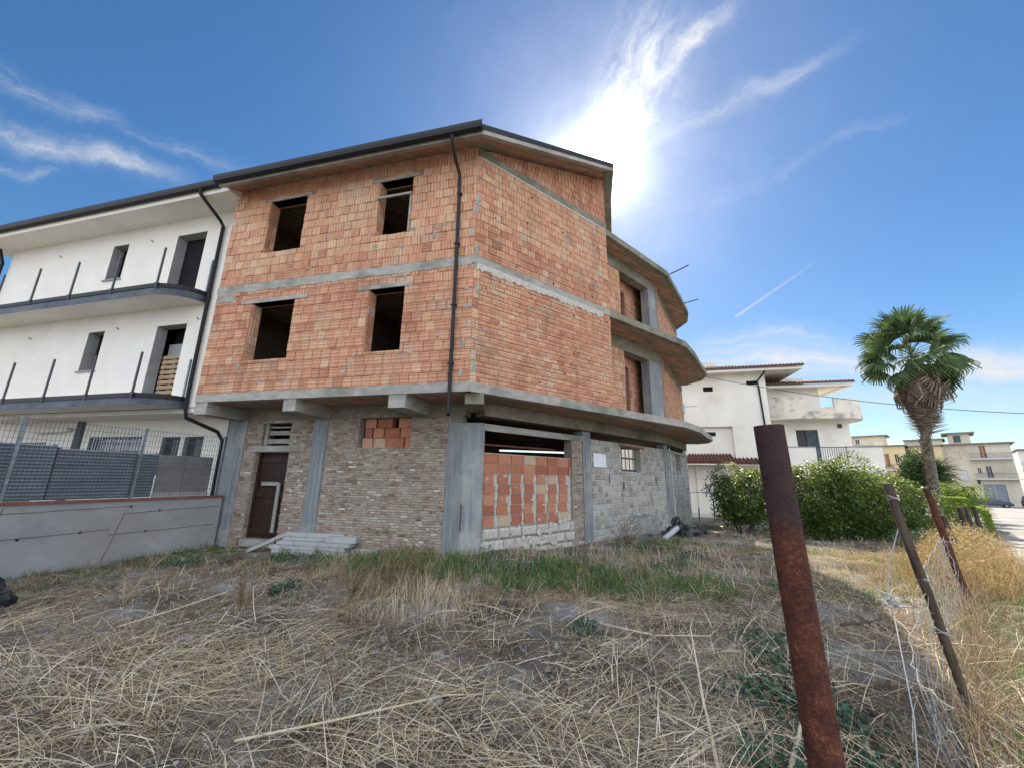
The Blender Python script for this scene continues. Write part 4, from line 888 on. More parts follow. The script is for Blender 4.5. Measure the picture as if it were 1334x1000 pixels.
T1=block('apartment_house','tall aged cream house with two long balconies behind the dark blue saloon',FF2,.3*k,6.3*k,zf(7.15),9,'farcream',
 [(3.55*k,4.1*k,zf(5.3),zf(6.9),'farbrown'),(3.7*k,4.2*k,zf(2.65),zf(4.1),'glassd'),(2.95*k,3.25*k,zf(3.2),zf(3.9),'glassd'),(1.25*k,1.95*k,zf(2.2),zf(3.6),'farwhite'),(.9*k,1.7*k,zf(5.2),zf(6.2),'farcream'),(3.0*k,5.0*k,zf(-1.8),zf(1.7),'steel'),(1.0*k,2.2*k,zf(-1.6),zf(1.3),'shutter')],
 balc=((2.5*k,6.3*k,zf(5.15)),(2.6*k,6.6*k,zf(2.45))))
mb=MB(); FF2.box(mb,.9*k,3.0*k,zf(7.15)+.22,zf(8.7),-6,-.05,'farcream'); FF2.box(mb,.3*k,3.5*k,zf(8.7),zf(8.9),-6.5,.5,'conc_dark'); FF2.box(mb,1.4*k,2.1*k,zf(7.5),zf(8.5),-.049,-.02,'glassd'); mb.build('roof_room',T1)
mb=MB(); FF2.box(mb,2.65*k,2.9*k,zf(1.7),zf(2.3),.0,.05,'cardark'); mb.build('sign_board',T1)
block('apartment_house','long pale house with a slanting roof between the palm trunk and the tall apartment house',FF2,-3.7*k,.28*k,zf(8.0),8,'farcream',[(-.9*k,-.3*k,zf(5.0),zf(6.0),'glassd')],over=.4)
block('apartment_house','low yellow house with a flat roof and red shutter left of the palm trunk',FR((Pf-nf*6),tf,-nf),-10*k,-3.6*k,zf(7.0),6,'faryellow',[(-8.8*k,-8.2*k,zf(3.6),zf(5.2),'farbrown'),(-6.2*k,-5.4*k,zf(4.0),zf(5.9),'farbrown'),(-4.8*k,-4.4*k,zf(4.6),zf(5.8),'glassd')],balc=((-6.9*k,-4.9*k,zf(3.6)),),over=.4)
block('apartment_house','yellow house with a small window directly behind the palm trunk',FR((Pf-nf*4),tf,-nf),-3.2*k,.0*k,zf(6.9),3,'faryellow',[(-1.9*k,-1.3*k,zf(4.6),zf(5.6),'farbrown')],over=.4)
block('apartment_house','small pale upper house with a terrace above the yellow house',FR((Pf+nf*6),tf,-nf),-11.4*k,-6.1*k,zf(9.35),6,'farcream',[(-10.8*k,-10.2*k,zf(8.2),zf(8.9),'glassd'),(-9.8*k,-9.3*k,zf(8.2),zf(8.9),'glassd')],balc=((-11.4*k,-7.5*k,zf(7.2)),))
T2=block('apartment_house','grey white apartment house with stacked balconies cut by the right edge of the picture',FR((Pf+nf*14),tf,-nf),7.6*k,13*k,zf(6.7),9,'farwhite',[(8.3*k,8.9*k,zf(4.4),zf(5.6),'glassd'),(10*k,10.6*k,zf(4.4),zf(5.6),'glassd'),(8.3*k,8.9*k,zf(2.0),zf(3.4),'farbrown'),(8.3*k,9.2*k,zf(-.6),zf(1.0),'glassd')],balc=((7.6*k,12*k,zf(4.2)),(7.6*k,12*k,zf(1.8)),(7.6*k,12*k,zf(-.6))),roofm='gutter')
mb=MB(); p=FF2.P(-.6*k,zf(8.0),-3); mb.tube([p,p+V(0,0,2.6)],.04,'wire',5)
for zc,l in ((2.5,.9),(2.2,.6)): mb.tube([p+V(-l,0,zc),p+V(l,0,zc)],.03,'wire',5)
tag(mb.build('roof_aerial'),'television aerial on the slanting roof behind the palm','aerial')
# vehicles
def car(label,pos,ang,paint,van=False,name='parked_car'):
    t=thing(name,label,'car' if not van else 'van',(pos[0],pos[1],pos[2])); ca,sa=math.cos(ang),math.sin(ang)
    W_=lambda x,y,z: V(pos[0]+x*ca-y*sa,pos[1]+x*sa+y*ca,pos[2]+z)
    if van: body=[(-2.1,.3),(-2.15,.9),(-2.05,1.75),(-1.8,1.92),(.9,1.92),(1.35,1.15),(2.05,1.0),(2.2,.6),(2.15,.3)]; gl=[(-1.7,1.2),(-1.7,1.75),(.8,1.75),(1.15,1.2)]
    else: body=[(-2.1,.3),(-2.2,.6),(-2.1,.92),(-1.75,.98),(-1.15,1.38),(-.6,1.46),(.25,1.45),(1.0,1.0),(1.9,.85),(2.15,.6),(2.1,.3)]; gl=[(-1.5,.98),(-1.05,1.33),(.2,1.39),(.8,1.0)]
    mb=MB(); n=len(body); A_=[];B_=[];C_=[];D_=[]
    for x,z in body:
        ins=.0 if z<1.0 else .16*(z-1.0)/.5; A_.append(W_(x,-.86+ins,z)); B_.append(W_(x,.86-ins,z))
    mb.mesh(A_+B_,[(i,(i+1)%n,n+(i+1)%n,n+i) for i in range(n)]+[tuple(range(n))[::-1],tuple(range(n,2*n))],paint); mb.build('body',t)
    for s in (-1,1):
        mb=MB(); q=[W_(x,s*(.868-.16*max(0,z-1.0)/.5),z) for x,z in gl]; q2=[p+(W_(0,s*.01,0)-W_(0,0,0)) for p in q]; mb.mesh(q+q2,[(0,1,2,3),(4,5,6,7),(0,1,5,4),(1,2,6,5),(2,3,7,6),(3,0,4,7)],'glassd'); mb.build('side_window',t)
    mb=MB(); xa,za,xb,zb=(.95,1.80,1.33,1.2) if van else (.3,1.42,.98,1.02); q=[W_(xa,-.62,za+.02),W_(xa,.62,za+.02),W_(xb,.72,zb+.02),W_(xb,-.72,zb+.02)]; mb.mesh(q+[p+V(0,0,.012) for p in q],[(0,1,2,3),(4,5,6,7)],'glassd'); mb.build('windscreen',t)
    for x in (-1.35,1.35):
        for s in (-1,1):
            mb=MB(); mb.tube([W_(x,s*.68,.32),W_(x,s*.88,.32)],.32,'rubber',16); wl=mb.build('wheel',t); mb=MB(); mb.tube([W_(x,s*.882,.32),W_(x,s*.895,.32)],.19,'steel',12); mb.build('rim',wl)
    for s in (-1,1):
        mb=MB(); mb.box(W_(2.08,s*.62-.14,.6),W_(.1,0,0)-W_(0,0,0),W_(0,.28,0)-W_(0,0,0),V(0,0,.14),'lamp'); mb.build('headlight',t)
    return t
def onroad(x,y): return (x,y,-.28-.018*min(125,max(0,x*.77+y*.64-10))+.03)
car('dark blue saloon car parked in front of the garage door',onroad(78.6,65.3),math.atan2(-.743,.669)+.1,'carblue')
car('black van parked right of the dark blue saloon',onroad(83.5,63.7),math.atan2(.669,.743)+3.3,'cardark',van=True,name='parked_van')
car('white car at the right edge of the picture by the black van',onroad(83.5,60.6),math.atan2(.669,.743)+3.2,'carwhite')
# power cable
mb=MB(); a,b_=V(12.3,25.2,8.6),V(27.5,20.0,5.25); pts=[]
for i in range(41):
    f=i/40; p=a*(1-f)+b_*f; p=p-V(0,0,3.0*f*(1-f)*.62); pts.append(p)
mb.tube(pts,.020,'darkmetal',5); tag(mb.build('overhead_cable'),'thin dark overhead cable sagging from the brick house past the palm','cable')

# ------------------------------------------------------------------ vegetation
def ribbons(mb,x,y,L,wd,az_,tilt,bend,m,K=3,rlo=0,rhi=1,lift=0.0,droop=0.0,z0=None,follow=True):
    # x,y,L,... arrays. tilt = elevation of the blade at its root, bend = turn in azimuth along it, droop = loss of elevation
    N_=len(x); p=np.stack([x,y,(gz(x,y) if z0 is None else z0)+lift],1); pts=[p]; a=az_.copy(); e=tilt.copy() if hasattr(tilt,'copy') else np.full(N_,tilt)
    for k in range(K):
        st=L/K; p=p+np.stack([np.cos(a)*np.cos(e)*st,np.sin(a)*np.cos(e)*st,np.sin(e)*st],1)
        if follow:
            g=gz(p[:,0],p[:,1])+.004+(lift if hasattr(lift,'shape') else 0)*.6; p[:,2]=np.maximum(p[:,2],g)
        pts.append(p); a=a+bend/K; e=e-droop/K
    pts=np.stack(pts,1)
    side=np.stack([-np.sin(az_),np.cos(az_),RNG.normal(0,.5,N_)],1); side/=np.linalg.norm(side,axis=1,keepdims=True)
    r=RNG.uniform(rlo,rhi,N_)
    for k in range(K):
        w0=wd*(1-.75*(k/K)**1.5); w1=wd*(1-.75*((k+1)/K)**1.5)
        q=np.stack([pts[:,k]-side*w0[:,None]*.5,pts[:,k]+side*w0[:,None]*.5,pts[:,k+1]+side*w1[:,None]*.5,pts[:,k+1]-side*w1[:,None]*.5],1)
        mb.cards(q,m,r)
def fbm(x,y,s,seed=0):
    v=0
    for k in range(4):
        f=s*2**k; v=v+(.5**k)*(np.sin(x*f*1.1+y*f*.7+seed*1.7+k)*np.sin(y*f*1.3-x*f*.5+seed*2.3+2*k))
    return v
def scatter(n,xlo,xhi,ylo,yhi,dens=None,pw=0.0):
    x=RNG.uniform(xlo,xhi,n); y=RNG.uniform(ylo,yhi,n)
    keep=np.ones(n,bool)
    if dens is not None: keep=RNG.uniform(0,1,n)<dens(x,y)
    return x[keep],y[keep]
def outside(x,y):  # not inside the houses, walls or road
    inb=((x-A[0])*(-n2[0])+(y-A[1])*(-n2[1])<-1.35)&((x-B[0])*n1[0]+(y-B[1])*n1[1]>-.05)&(y<40)
    lf_=((x+8.38)*fw[0]+(y-11.6)*fw[1]<.05)
    rdm=((x-r0[0])*rnrm[0]+(y-r0[1])*rnrm[1]>-.15)
    # along the block wall, the house edge runs from the bay to the far corner
    e=((x-G[1][0])*.683-(y-G[1][1])*.73>-.35)
    e2=((x-G[0][0])*.66-(y-G[0][1])*.75>-.1)
    inb=inb&~e2&~((x>G[1][0])&e)
    return ~(inb|lf_|rdm)
near=lambda x,y: np.clip(1.25-np.hypot(x,y)/15,.12,1)
# flattened straw, laid in swathes
mb=MB()
def straw(n,m,yl,yh,xl,xh,dens,Lr,wr,tl,dr,rl,rh,spread=.55,K=4,lf=(.005,.05)):
    x,y=scatter(n,xl,xh,yl,yh,lambda x,y:dens(x,y)*outside(x,y)); k=len(x)
    a=1.1*fbm(x,y,.35,3)+.45+RNG.normal(0,spread,k)+np.where(RNG.uniform(0,1,k)<.5,0,math.pi)
    ribbons(mb,x,y,RNG.uniform(*Lr,k),RNG.uniform(*wr,k),a,np.abs(RNG.normal(0,tl,k)),RNG.normal(0,.22,k),m,K,rl,rh,lift=RNG.uniform(*lf,k),droop=RNG.uniform(0,dr,k))
sw=lambda x,y: np.clip(.55+.6*fbm(x,y,.8,1),.08,1)*near(x,y)
pat=lambda x,y: np.clip(.62+.75*fbm(x,y,.8,1)+.35*fbm(x,y,2.2,6),.04,1)*near(x,y)
straw(62000,'straw',1.2,7.8,-9,9,pat,(.10,.42),(.002,.005),.18,.6,.0,.85,spread=.75)
straw(120000,'straw',1.2,8.5,-9,9,pat,(.03,.14),(.002,.005),.35,.9,.0,1,spread=3,K=2,lf=(.0,.04))
straw(60000,'drybrown',1.2,8.5,-9,9,lambda x,y:np.clip(.35+.9*fbm(x,y,.9,5),.05,1)*near(x,y),(.03,.16),(.002,.006),.4,.9,0,.6,spread=3,K=2,lf=(.0,.05))
straw(15000,'straw',1.2,6.5,-7,7,lambda x,y:pat(x,y)*np.clip(.3+1.1*fbm(x,y,1.1,7),.05,1),(.3,.8),(.003,.007),.2,.6,.3,1,spread=.5)
straw(9000,'straw',1.2,7,-7,7,lambda x,y:np.clip(.2+1.2*fbm(x,y,1.6,9),0,1)*near(x,y),(.15,.45),(.003,.006),.6,1.1,.3,1,spread=3,K=3)
straw(1500,'straw',1.2,6.0,-6,7,lambda x,y:near(x,y)*.8,(.3,.9),(.005,.010),.3,.7,.5,1,spread=.9)
straw(20000,'drybrown',1.2,9,-9,12,lambda x,y:np.clip(.2+1.1*fbm(x,y,.6,5),0,1)*near(x,y),(.08,.35),(.003,.006),.45,1.0,0,.8,spread=1.5)
straw(34000,'straw',6.5,16,-9,16,lambda x,y:np.clip(.5+.5*fbm(x,y,.5,2),.1,1)*.8,(.12,.45),(.005,.01),.35,.8,.0,.9,spread=1.6,K=3)
straw(16000,'drybrown',6.5,16,-9,16,lambda x,y:np.clip(.3+.8*fbm(x,y,.7,3),.05,1)*.8,(.10,.3),(.005,.01),.4,.9,.0,.9,spread=2,K=3)
straw(8000,'straw',1.2,4.8,-5,5,pat,(.1,.4),(.004,.0085),.45,.9,.3,1,spread=3,K=2,lf=(.0,.09))
straw(10000,'drybrown',1.2,5.5,-6,6,lambda x,y:np.clip(.25+.9*fbm(x,y,.9,5),.05,1)*near(x,y),(.08,.3),(.004,.007),.6,1.6,0,.6,spread=3,K=3,lf=(.0,.08))
# crumbled leaf litter and clods
n=60000; x=RNG.uniform(-8,9,n); y=RNG.uniform(1.4,8.5,n); k_=(RNG.uniform(0,1,n)<pat(x,y)*.9+.1)&outside(x,y); x,y=x[k_],y[k_]
c=np.stack([x,y,gz(x,y)+RNG.uniform(.0,.022,len(x))],1)
def chips(mb,c,sz,m,rl,rh):
    k=len(c); th=RNG.uniform(0,6.28,k); a=np.stack([np.cos(th),np.sin(th),RNG.normal(0,.4,k)],1); b=np.stack([-np.sin(th),np.cos(th),RNG.normal(0,.4,k)],1); s1=RNG.uniform(.3,1.2,k)[:,None]*sz; s2=s1*RNG.uniform(.3,.9,k)[:,None]
    mb.cards(np.stack([c-a*s1,c-b*s2,c+a*s1,c+b*s2],1),m,RNG.uniform(rl,rh,k))
chips(mb,c,.011,'drybrown',0,.9)
o=mb.build('flattened_straw'); tag(o,'mown dry straw and stalks lying flat over the plot','dry straw',kind='stuff')
# standing dry grass
mb=MB()
def tufts(n,m,xl,xh,yl,yh,dens,per,H_,wr,rl,rh,tl=(.9,1.5),dr=(.2,1.0),rad=.06,K=3):
    cx,cy=scatter(n,xl,xh,yl,yh,lambda x,y:dens(x,y)*outside(x,y)); k=len(cx)
    if k==0: return
    x=np.repeat(cx,per)+RNG.normal(0,rad,k*per); y=np.repeat(cy,per)+RNG.normal(0,rad,k*per); hh=np.repeat(RNG.uniform(.6,1.1,k),per)*RNG.uniform(.5,1.1,k*per)
    ribbons(mb,x,y,RNG.uniform(*H_,k*per)*hh,RNG.uniform(*wr,k*per),RNG.uniform(0,2*math.pi,k*per),RNG.uniform(*tl,k*per),RNG.normal(0,.6,k*per),m,K,rl,rh,droop=RNG.uniform(*dr,k*per),follow=False)
dr_z=lambda x,y: np.clip(.35+.9*fbm(x,y,.7,8),0,1)
tufts(600,'straw',-4,5,7.4,9.6,lambda x,y:.6+0*x,12,(.12,.4),(.004,.007),.1,.9)
tufts(1500,'straw',-9,14,4.6,9.5,dr_z,14,(.1,.34),(.003,.006),.1,.8)
tufts(900,'drybrown',-9,14,4.2,9.5,dr_z,12,(.1,.42),(.003,.006),.1,.8)
tufts(1800,'straw',2,26,8,24,lambda x,y:.7+0*x,12,(.12,.36),(.006,.011),.3,1)
tufts(170,'drybrown',-3.4,-.8,5.2,9.3,lambda x,y:np.exp(-((x+2.1)**2/.5+(y-7.2)**2/4)),18,(.25,.7),(.004,.007),.2,.9,rad=.1)
tufts(110,'straw',-1.9,-.4,5.3,7.2,lambda x,y:np.exp(-((x+1.1)**2/.3+(y-6.3)**2/.7)),18,(.2,.55),(.004,.007),.3,1,rad=.1)
o=mb.build('standing_dry_grass'); tag(o,'standing tufts of dry brown and straw coloured grass','dry grass',kind='stuff')
# green grass
mb=MB()
band=lambda x,y: np.clip(1.25-np.abs(((x-B[0])*n1[0]+(y-B[1])*n1[1])+1.2)/1.15,0,1)*np.clip((x+4.3)/1.5,.08,1)*np.clip((4.2-x)/1.5,.15,1)*np.clip(.68+.8*fbm(x,y,1.2,4),.08,1)
tufts(8500,'grass',-8.5,6.5,6.6,12.4,band,14,(.12,.40),(.006,.011),0,1,tl=(.8,1.5))
leftg=lambda x,y: np.clip(1.2-((x+8.38)*fw[0]+(y-11.6)*fw[1])/2.4,0,1)*.8
tufts(1500,'grass',-9.5,-4.5,5,11.2,leftg,12,(.08,.2),(.005,.009),0,.9,tl=(.6,1.5))
tufts(1800,'grass',2.5,9,6.5,14,lambda x,y:np.clip(.3+.8*fbm(x,y,.6,9),0,1)*.8,12,(.08,.24),(.005,.010),.1,1,tl=(.7,1.5))
fenceline=lambda x,y: np.clip(1.3-np.abs((x-5.0)*.66-(y-4.5)*.75-.9)/1.3,0,1)
tufts(3600,'grass',3.2,14,2.4,11,fenceline,14,(.1,.34),(.004,.008),.2,1,tl=(.6,1.4),rad=.09)
tufts(3000,'leafbright',4.5,14,3.2,11,lambda x,y:np.clip(((x-3.6)*.66-(y-3.46)*.75)*1.6,0,1)*np.clip(.75+.4*fbm(x,y,.8,15),0,1),12,(.1,.32),(.004,.008),.0,.9,tl=(.6,1.4),rad=.1)
tufts(1500,'grass',9,14,6,10.5,lambda x,y:.8+0*x,14,(.1,.3),(.006,.010),.3,1,tl=(.6,1.4),rad=.1)
tufts(2600,'yellowgrass',5.5,13,6.8,12,lambda x,y:np.clip(.45+.6*fbm(x,y,.9,12),.05,1),12,(.06,.2),(.005,.010),.2,1,tl=(.6,1.4),rad=.1)
o=mb.build('green_grass'); tag(o,'patches of green grass along the house wall and the road verge','grass',kind='stuff')
# low blue-green weeds: leafy rosettes
mb=MB()
def weeds(n,xl,xh,yl,yh,dens,per,h_,sz):
    cx,cy=scatter(n,xl,xh,yl,yh,lambda x,y:dens(x,y)*outside(x,y)); k=len(cx)
    if not k: return
    c=np.stack([np.repeat(cx,per),np.repeat(cy,per),np.zeros(k*per)],1); rr=RNG.uniform(.03,.2,k*per); th=RNG.uniform(0,2*math.pi,k*per); c[:,0]+=rr*np.cos(th); c[:,1]+=rr*np.sin(th); c[:,2]=gz(c[:,0],c[:,1])+RNG.uniform(.02,1,k*per)*h_*np.exp(-(rr/.16)**2)
    leafcards(mb,c,sz,'weed')
def leafcards(mb,c,sz,m,r=None,flat=.0,asp=.5,nrm=None):
    N_=len(c); a=RNG.normal(0,1,(N_,3)); a[:,2]*=.6; a/=np.linalg.norm(a,axis=1,keepdims=True)
    n=RNG.normal(0,1,(N_,3)) if nrm is None else nrm+RNG.normal(0,.6,(N_,3)); n[:,2]=np.abs(n[:,2])+.3; b=np.cross(n,a); b/=np.linalg.norm(b,axis=1,keepdims=True)+1e-9
    s=RNG.uniform(.6,1.25,N_)[:,None]*sz
    q=np.stack([c-a*s*.5,c+b*s*asp*.5,c+a*s*.5,c-b*s*asp*.5],1)
    mb.cards(q,m,RNG.uniform(0,1,N_) if r is None else r)
spots=[(.9,5.3,.5),(-.35,8.1,.8),(.6,8.2,.7),(1.8,7.9,.6),(3.3,8.6,.7),(-2.9,8.6,.5),(-5.1,9.4,.6),(-3.6,6.7,.4),(-6.9,8.8,.5),(2.6,3.6,.5),(3.0,4.8,.6),(2.4,3.0,.4),(-.2,9.0,.7),(4.3,9.8,.6),(-4.4,9.2,.5),(3.4,11.5,.6),(1.5,9.6,.5)]
spots+=[(2.05,3.1,.45),(2.35,3.5,.5),(2.2,3.9,.4),(3.1,5.2,.6),(2.8,4.4,.5),(1.7,3.0,.35)]
for (x,y,s_) in spots: weeds(85,x-s_,x+s_,y-s_,y+s_,lambda X_,Y_:np.exp(-((X_-x)**2+(Y_-y)**2)/(s_*s_*.25)),26,.16,.055)
o=mb.build('low_weeds'); tag(o,'low blue green weeds scattered between the straw','weeds',kind='stuff')
# bare twiggy dead weeds, one object each
def dead_weed(x,y,h_,label,n=7,m='drybrown',spread=.5,name='dead_weed'):
    mb=MB(); z=float(gz(x,y))
    for _ in range(n):
        a=random.uniform(0,6.28); l=h_*random.uniform(.6,1); p=V(x,y,z-.02); pts=[p]; t=random.uniform(.1,spread)
        for k in range(4): p=p+V(math.cos(a)*t*l/4,math.sin(a)*t*l/4,l/4); t+=random.uniform(0,.15); pts.append(p)
        mb.tube(pts,[.006,.005,.004,.003,.002],m,4,random.uniform(.2,.8))
        for k in (1,2,3,4):
            for _ in range(4):
                b=a+random.uniform(-1.6,1.6); q=pts[k]; mb.tube([q,q+V(math.cos(b)*.06,math.sin(b)*.06,random.uniform(.02,.07))*h_*1.6],[.003,.0015],m,3,random.uniform(.2,.9),cap=False)
    return tag(mb.build(name),label,'dead weed')
dead_weed(-2.0,7.3,.75,'tall bushy dry brown weed standing left of the concrete corner column',16,spread=.7)
dead_weed(-2.45,6.6,.5,'shorter dry brown weed in front of the tall bushy one',12,spread=.7)
dead_weed(-3.7,5.9,.62,'reddish brown dry weed on the rubble mound left of centre',14,spread=.6)
dead_weed(-3.9,7.9,.75,'dark leafless weed stem below the left end of the house',5,m='drybrown',spread=.8)
dead_weed(-5.6,6.2,.55,'forked dead weed near the left edge beside the black rubbish',6,m='straw',spread=.9)
dead_weed(-1.5,3.9,.45,'single dark stalk rising from the straw in the left foreground',3,spread=.3)
dead_weed(1.05,6.6,.5,'leaning pale forked stalk in the middle of the straw',3,m='straw',spread=.9)
dead_weed(4.6,8.9,.5,'pale dry weed in the grass right of the rusty post',8,m='straw',spread=.8)
dead_weed(3.4,12.0,.9,'large tangled dry weed against the block wall',22,spread=1.2)
# cut branches lying on the straw
def branch(pts,r,label,m='straw'):
    mb=MB(); P=[V(x,y,float(gz(x,y))+h_) for x,y,h_ in pts]; mb.tube(P,[r*(1-.6*i/(len(P)-1)) for i in range(len(P))],m,7,.8); 
    for _ in range(3):
        k=random.randrange(1,len(P)); b=random.uniform(0,6.28); mb.tube([P[k],P[k]+V(math.cos(b)*.12,math.sin(b)*.12,.06)],[r*.4,r*.2],m,5,.7)
    tag(mb.build('dead_branch'),label,'branch')
branch([(1.35,2.95,.03),(1.5,3.35,.06),(1.62,3.7,.10),(1.9,4.5,.32)],.016,'pale bent branch lying in the straw at bottom centre')
branch([(1.75,2.9,.04),(2.1,3.3,.07),(2.5,3.75,.06)],.022,'thick pale branch lying beside the foot of the rusty post')
branch([(.85,2.9,.03),(1.25,3.1,.05),(1.5,3.3,.04),(1.9,3.5,.05)],.012,'thin pale branch crossing the bottom of the picture')
branch([(1.2,5.6,.03),(1.75,5.2,.06),(2.3,4.95,.12)],.013,'pale curved branch in the middle ground left of the rusty post')
branch([(-1.9,3.2,.04),(-1.2,3.5,.09),(-.5,3.7,.05),(-.2,3.75,.05)],.011,'long pale stalk in the left foreground straw')
branch([(3.1,4.0,.55),(3.42,4.08,.55)],.016,'short brown stick tied across the fence cord','bark')
branch([(-4.9,5.4,.04),(-4.4,5.8,.12),(-3.9,6.0,.25)],.010,'thin twig sticking out of the left rubble mound')
# rubble stones
def stone(x,y,s_,label=None,group=None,m='soil_rock'):
    mb=MB(); z=float(gz(x,y)); n=7; vs=[];fs=[]
    sx,sy,sz=s_*random.uniform(.7,1.2),s_*random.uniform(.6,1.1),s_*random.uniform(.35,.7)
    for i in range(5):
        ph=math.pi*(i/4); 
        for j in range(n):
            th=2*math.pi*j/n+i*.3; r=random.uniform(.6,1.2); vs.append(V(x+sx*math.sin(ph)*math.cos(th)*r,y+sy*math.sin(ph)*math.sin(th)*r,z+sz*.1+sz*math.cos(ph)*r))
    for i in range(4):
        for j in range(n): fs.append((i*n+j,i*n+(j+1)%n,(i+1)*n+(j+1)%n,(i+1)*n+j))
    mb.mesh(vs,fs,m); return tag(mb.build('rubble_stone'),label,'stone',group)
for (x,y,s_,l) in ((-3.65,4.95,.11,'flat pale rubble stone under the brown dry weed at left'),(-1.45,5.1,.08,'pair-sized pale stone in the straw left of centre'),(-.75,4.75,.10,'bluish pale stone in the straw just left of centre'),(-.6,3.75,.09,'bluish lump of rubble in the lower left foreground'),(.25,3.7,.08,'whitish stone in the straw at bottom centre'),(.35,6.1,.04,'small bright white stone in the bare patch'),(2.0,4.0,.1,'dull grey stone by the foot of the pale branches')):
    stone(x,y,s_,l)
sg='small pale rubble stones strewn over the bare soil'
for _ in range(150):
    for __ in range(20):
        x,y=random.uniform(-6,4.5),random.uniform(2.9,8)
        if outside(np.array([x]),np.array([y]))[0] and abs(x)<y*1.25: break
    stone(x,y,random.choice([.015,.02,.025,.03,.045]),'small pale rubble stone strewn on the bare soil among the straw',sg)

mb=MB(); n=26000; x=RNG.uniform(-8,8,n); y=RNG.uniform(1.6,8.5,n); k_=(RNG.uniform(0,1,n)<np.clip(.5-.6*fbm(x,y,.8,1)+.3*fbm(x,y,2.5,21),.06,1)*near(x,y))&outside(x,y); x,y=x[k_],y[k_]; n=len(x)
s_=RNG.gamma(2.0,.0045,n).clip(.004,.035); c=np.stack([x,y,gz(x,y)+s_*.3],1); d0=RNG.normal(0,1,(n,6,3)); ax_=np.array([[1,0,0],[0,1,0],[-1,0,0],[0,-1,0],[0,0,.8],[0,0,-.8]],float)
v_=c[:,None,:]+(ax_[None]+d0*.28)*s_[:,None,None]
for a_,b__,c_ in ((0,1,4),(1,2,4),(2,3,4),(3,0,4)): mb.cards(v_[:,[a_,b__,c_]],'soil_rock',RNG.uniform(0,1,n))
tag(mb.build('rubble_crumbs'),'pale crumbs of rubble and clods littering the bare soil','rubble',kind='stuff')

# cement planks by the door
pg='cement planks piled by the door'
def plank(o,ang,L,w_,h_,label,tilt=0):
    a=V(math.cos(ang)*math.cos(tilt),math.sin(ang)*math.cos(tilt),math.sin(tilt))*L; b=V(-math.sin(ang),math.cos(ang),0)*w_; c=V(0,0,h_); mb=MB(); mb.box(o,a,b,c,'cement')
    n=4
    for k in range(3): mb.box(V(*o)-b*.0-V(-math.sin(ang),math.cos(ang),0)*.006,a,V(-math.sin(ang),math.cos(ang),0)*.0055,V(0,0,.012),'conc_wall') if k==0 else None
    return tag(mb.build('cement_plank'),label,'plank',pg)
an=math.atan2(-.244,.97)+.06
plank((-5.85,10.15,-.30),an,1.95,.32,.09,'lowest cement plank of the pile in front of the wooden door')
plank((-5.95,10.2,-.205),an+.01,2.05,.30,.085,'second cement plank up in the pile by the door')
plank((-5.8,10.25,-.115),an-.02,2.0,.28,.08,'long grey cement plank third from the ground in the pile')
plank((-5.75,10.4,-.03),an,1.75,.26,.07,'thin cement plank second from the top of the pile')
plank((-5.7,10.42,.045),an+.03,1.6,.28,.10,'topmost long cement plank of the pile by the door')
plank((-4.45,10.0,-.03),an+.12,.72,.30,.14,'short thick cement plank resting on the right end of the pile')
plank((-6.35,10.0,-.28),an+.75,.95,.26,.05,'cement plank leaning up at the left end of the pile',.42)
plank((-3.95,10.1,-.28),an+.1,.9,.3,.12,'broken cement plank on the ground right of the pile')
mb=MB(); F_=FR(V(-3.22,10.25),V(.93,.35),V(.35,-.93)); 
arc=[(.0,0),(.0,.12),(.06,.24),(.17,.30),(.24,.30),(.24,.24),(.17,.22),(.12,.16),(.10,0)]; fr=[F_.P(x,z-.3,0) for x,z in arc]; bk=[F_.P(x,z-.3,-.4) for x,z in arc]; n=len(arc)
mb.mesh(fr+bk,[tuple(range(n)),tuple(range(n,2*n))[::-1]]+[(i,(i+1)%n,n+(i+1)%n,n+i) for i in range(n)],'cement'); tag(mb.build('kerb_fragment'),'curved grey concrete fragment standing in the weeds right of the plank pile','fragment')
mb=MB(); mb.tube([(-4.3,10.6,.1),(-3.4,10.3,-.25)],.02,'greywood',6); tag(mb.build('wooden_stick'),'grey stick leaning from the plank pile to the ground','stick')
# black rubbish, pipe and wire roll at the block wall
def rag(name,cx,cy,cz,rx,ry,rz,label,cat,m='black',seed=1):
    mb=MB(); R_=np.random.default_rng(seed); nu,nv=22,12; vs=[]
    for i in range(nv+1):
        for j in range(nu):
            ph=math.pi*i/nv; th=2*math.pi*j/nu; k=1+.22*math.sin(3*th+seed+ph*2)+.15*math.sin(7*th-3*ph)+.10*R_.normal()
            vs.append(V(cx+rx*k*math.sin(ph)*math.cos(th),cy+ry*k*math.sin(ph)*math.sin(th),max(cz-rz*.5,cz+rz*k*math.cos(ph))))
    mb.mesh(vs,[(i*nu+j,i*nu+(j+1)%nu,(i+1)*nu+(j+1)%nu,(i+1)*nu+j) for i in range(nv) for j in range(nu)],m); return tag(mb.build(name),label,cat)
rag('rubbish_bag',6.05,14.2,-.2,.55,.35,.22,'heap of crumpled black plastic at the far foot of the block wall','rubbish',seed=3)
rag('rubbish_bag',5.95,14.45,.05,.18,.14,.22,'small black bundle on top of the crumpled plastic heap','rubbish',seed=5)
rag('rubbish_bag',6.75,14.6,-.2,.28,.2,.15,'dark scrap of plastic right of the black heap','rubbish',seed=8)
rag('rubbish_bag',-7.02,5.6,-.12,.33,.25,.22,'rounded black rubbish sack cut by the left edge of the picture','rubbish',seed=2)
mb=MB(); a,b_=V(4.95,13.2,-.30),V(5.75,14.0,-.02); mb.tube([a,b_],.085,'pvc',14); mb.tube([a-(b_-a)*.02,a+(b_-a)*.03],.09,'cement',14); tag(mb.build('grey_pipe'),'short grey plastic pipe lying against the black plastic heap','pipe')
mb=MB()
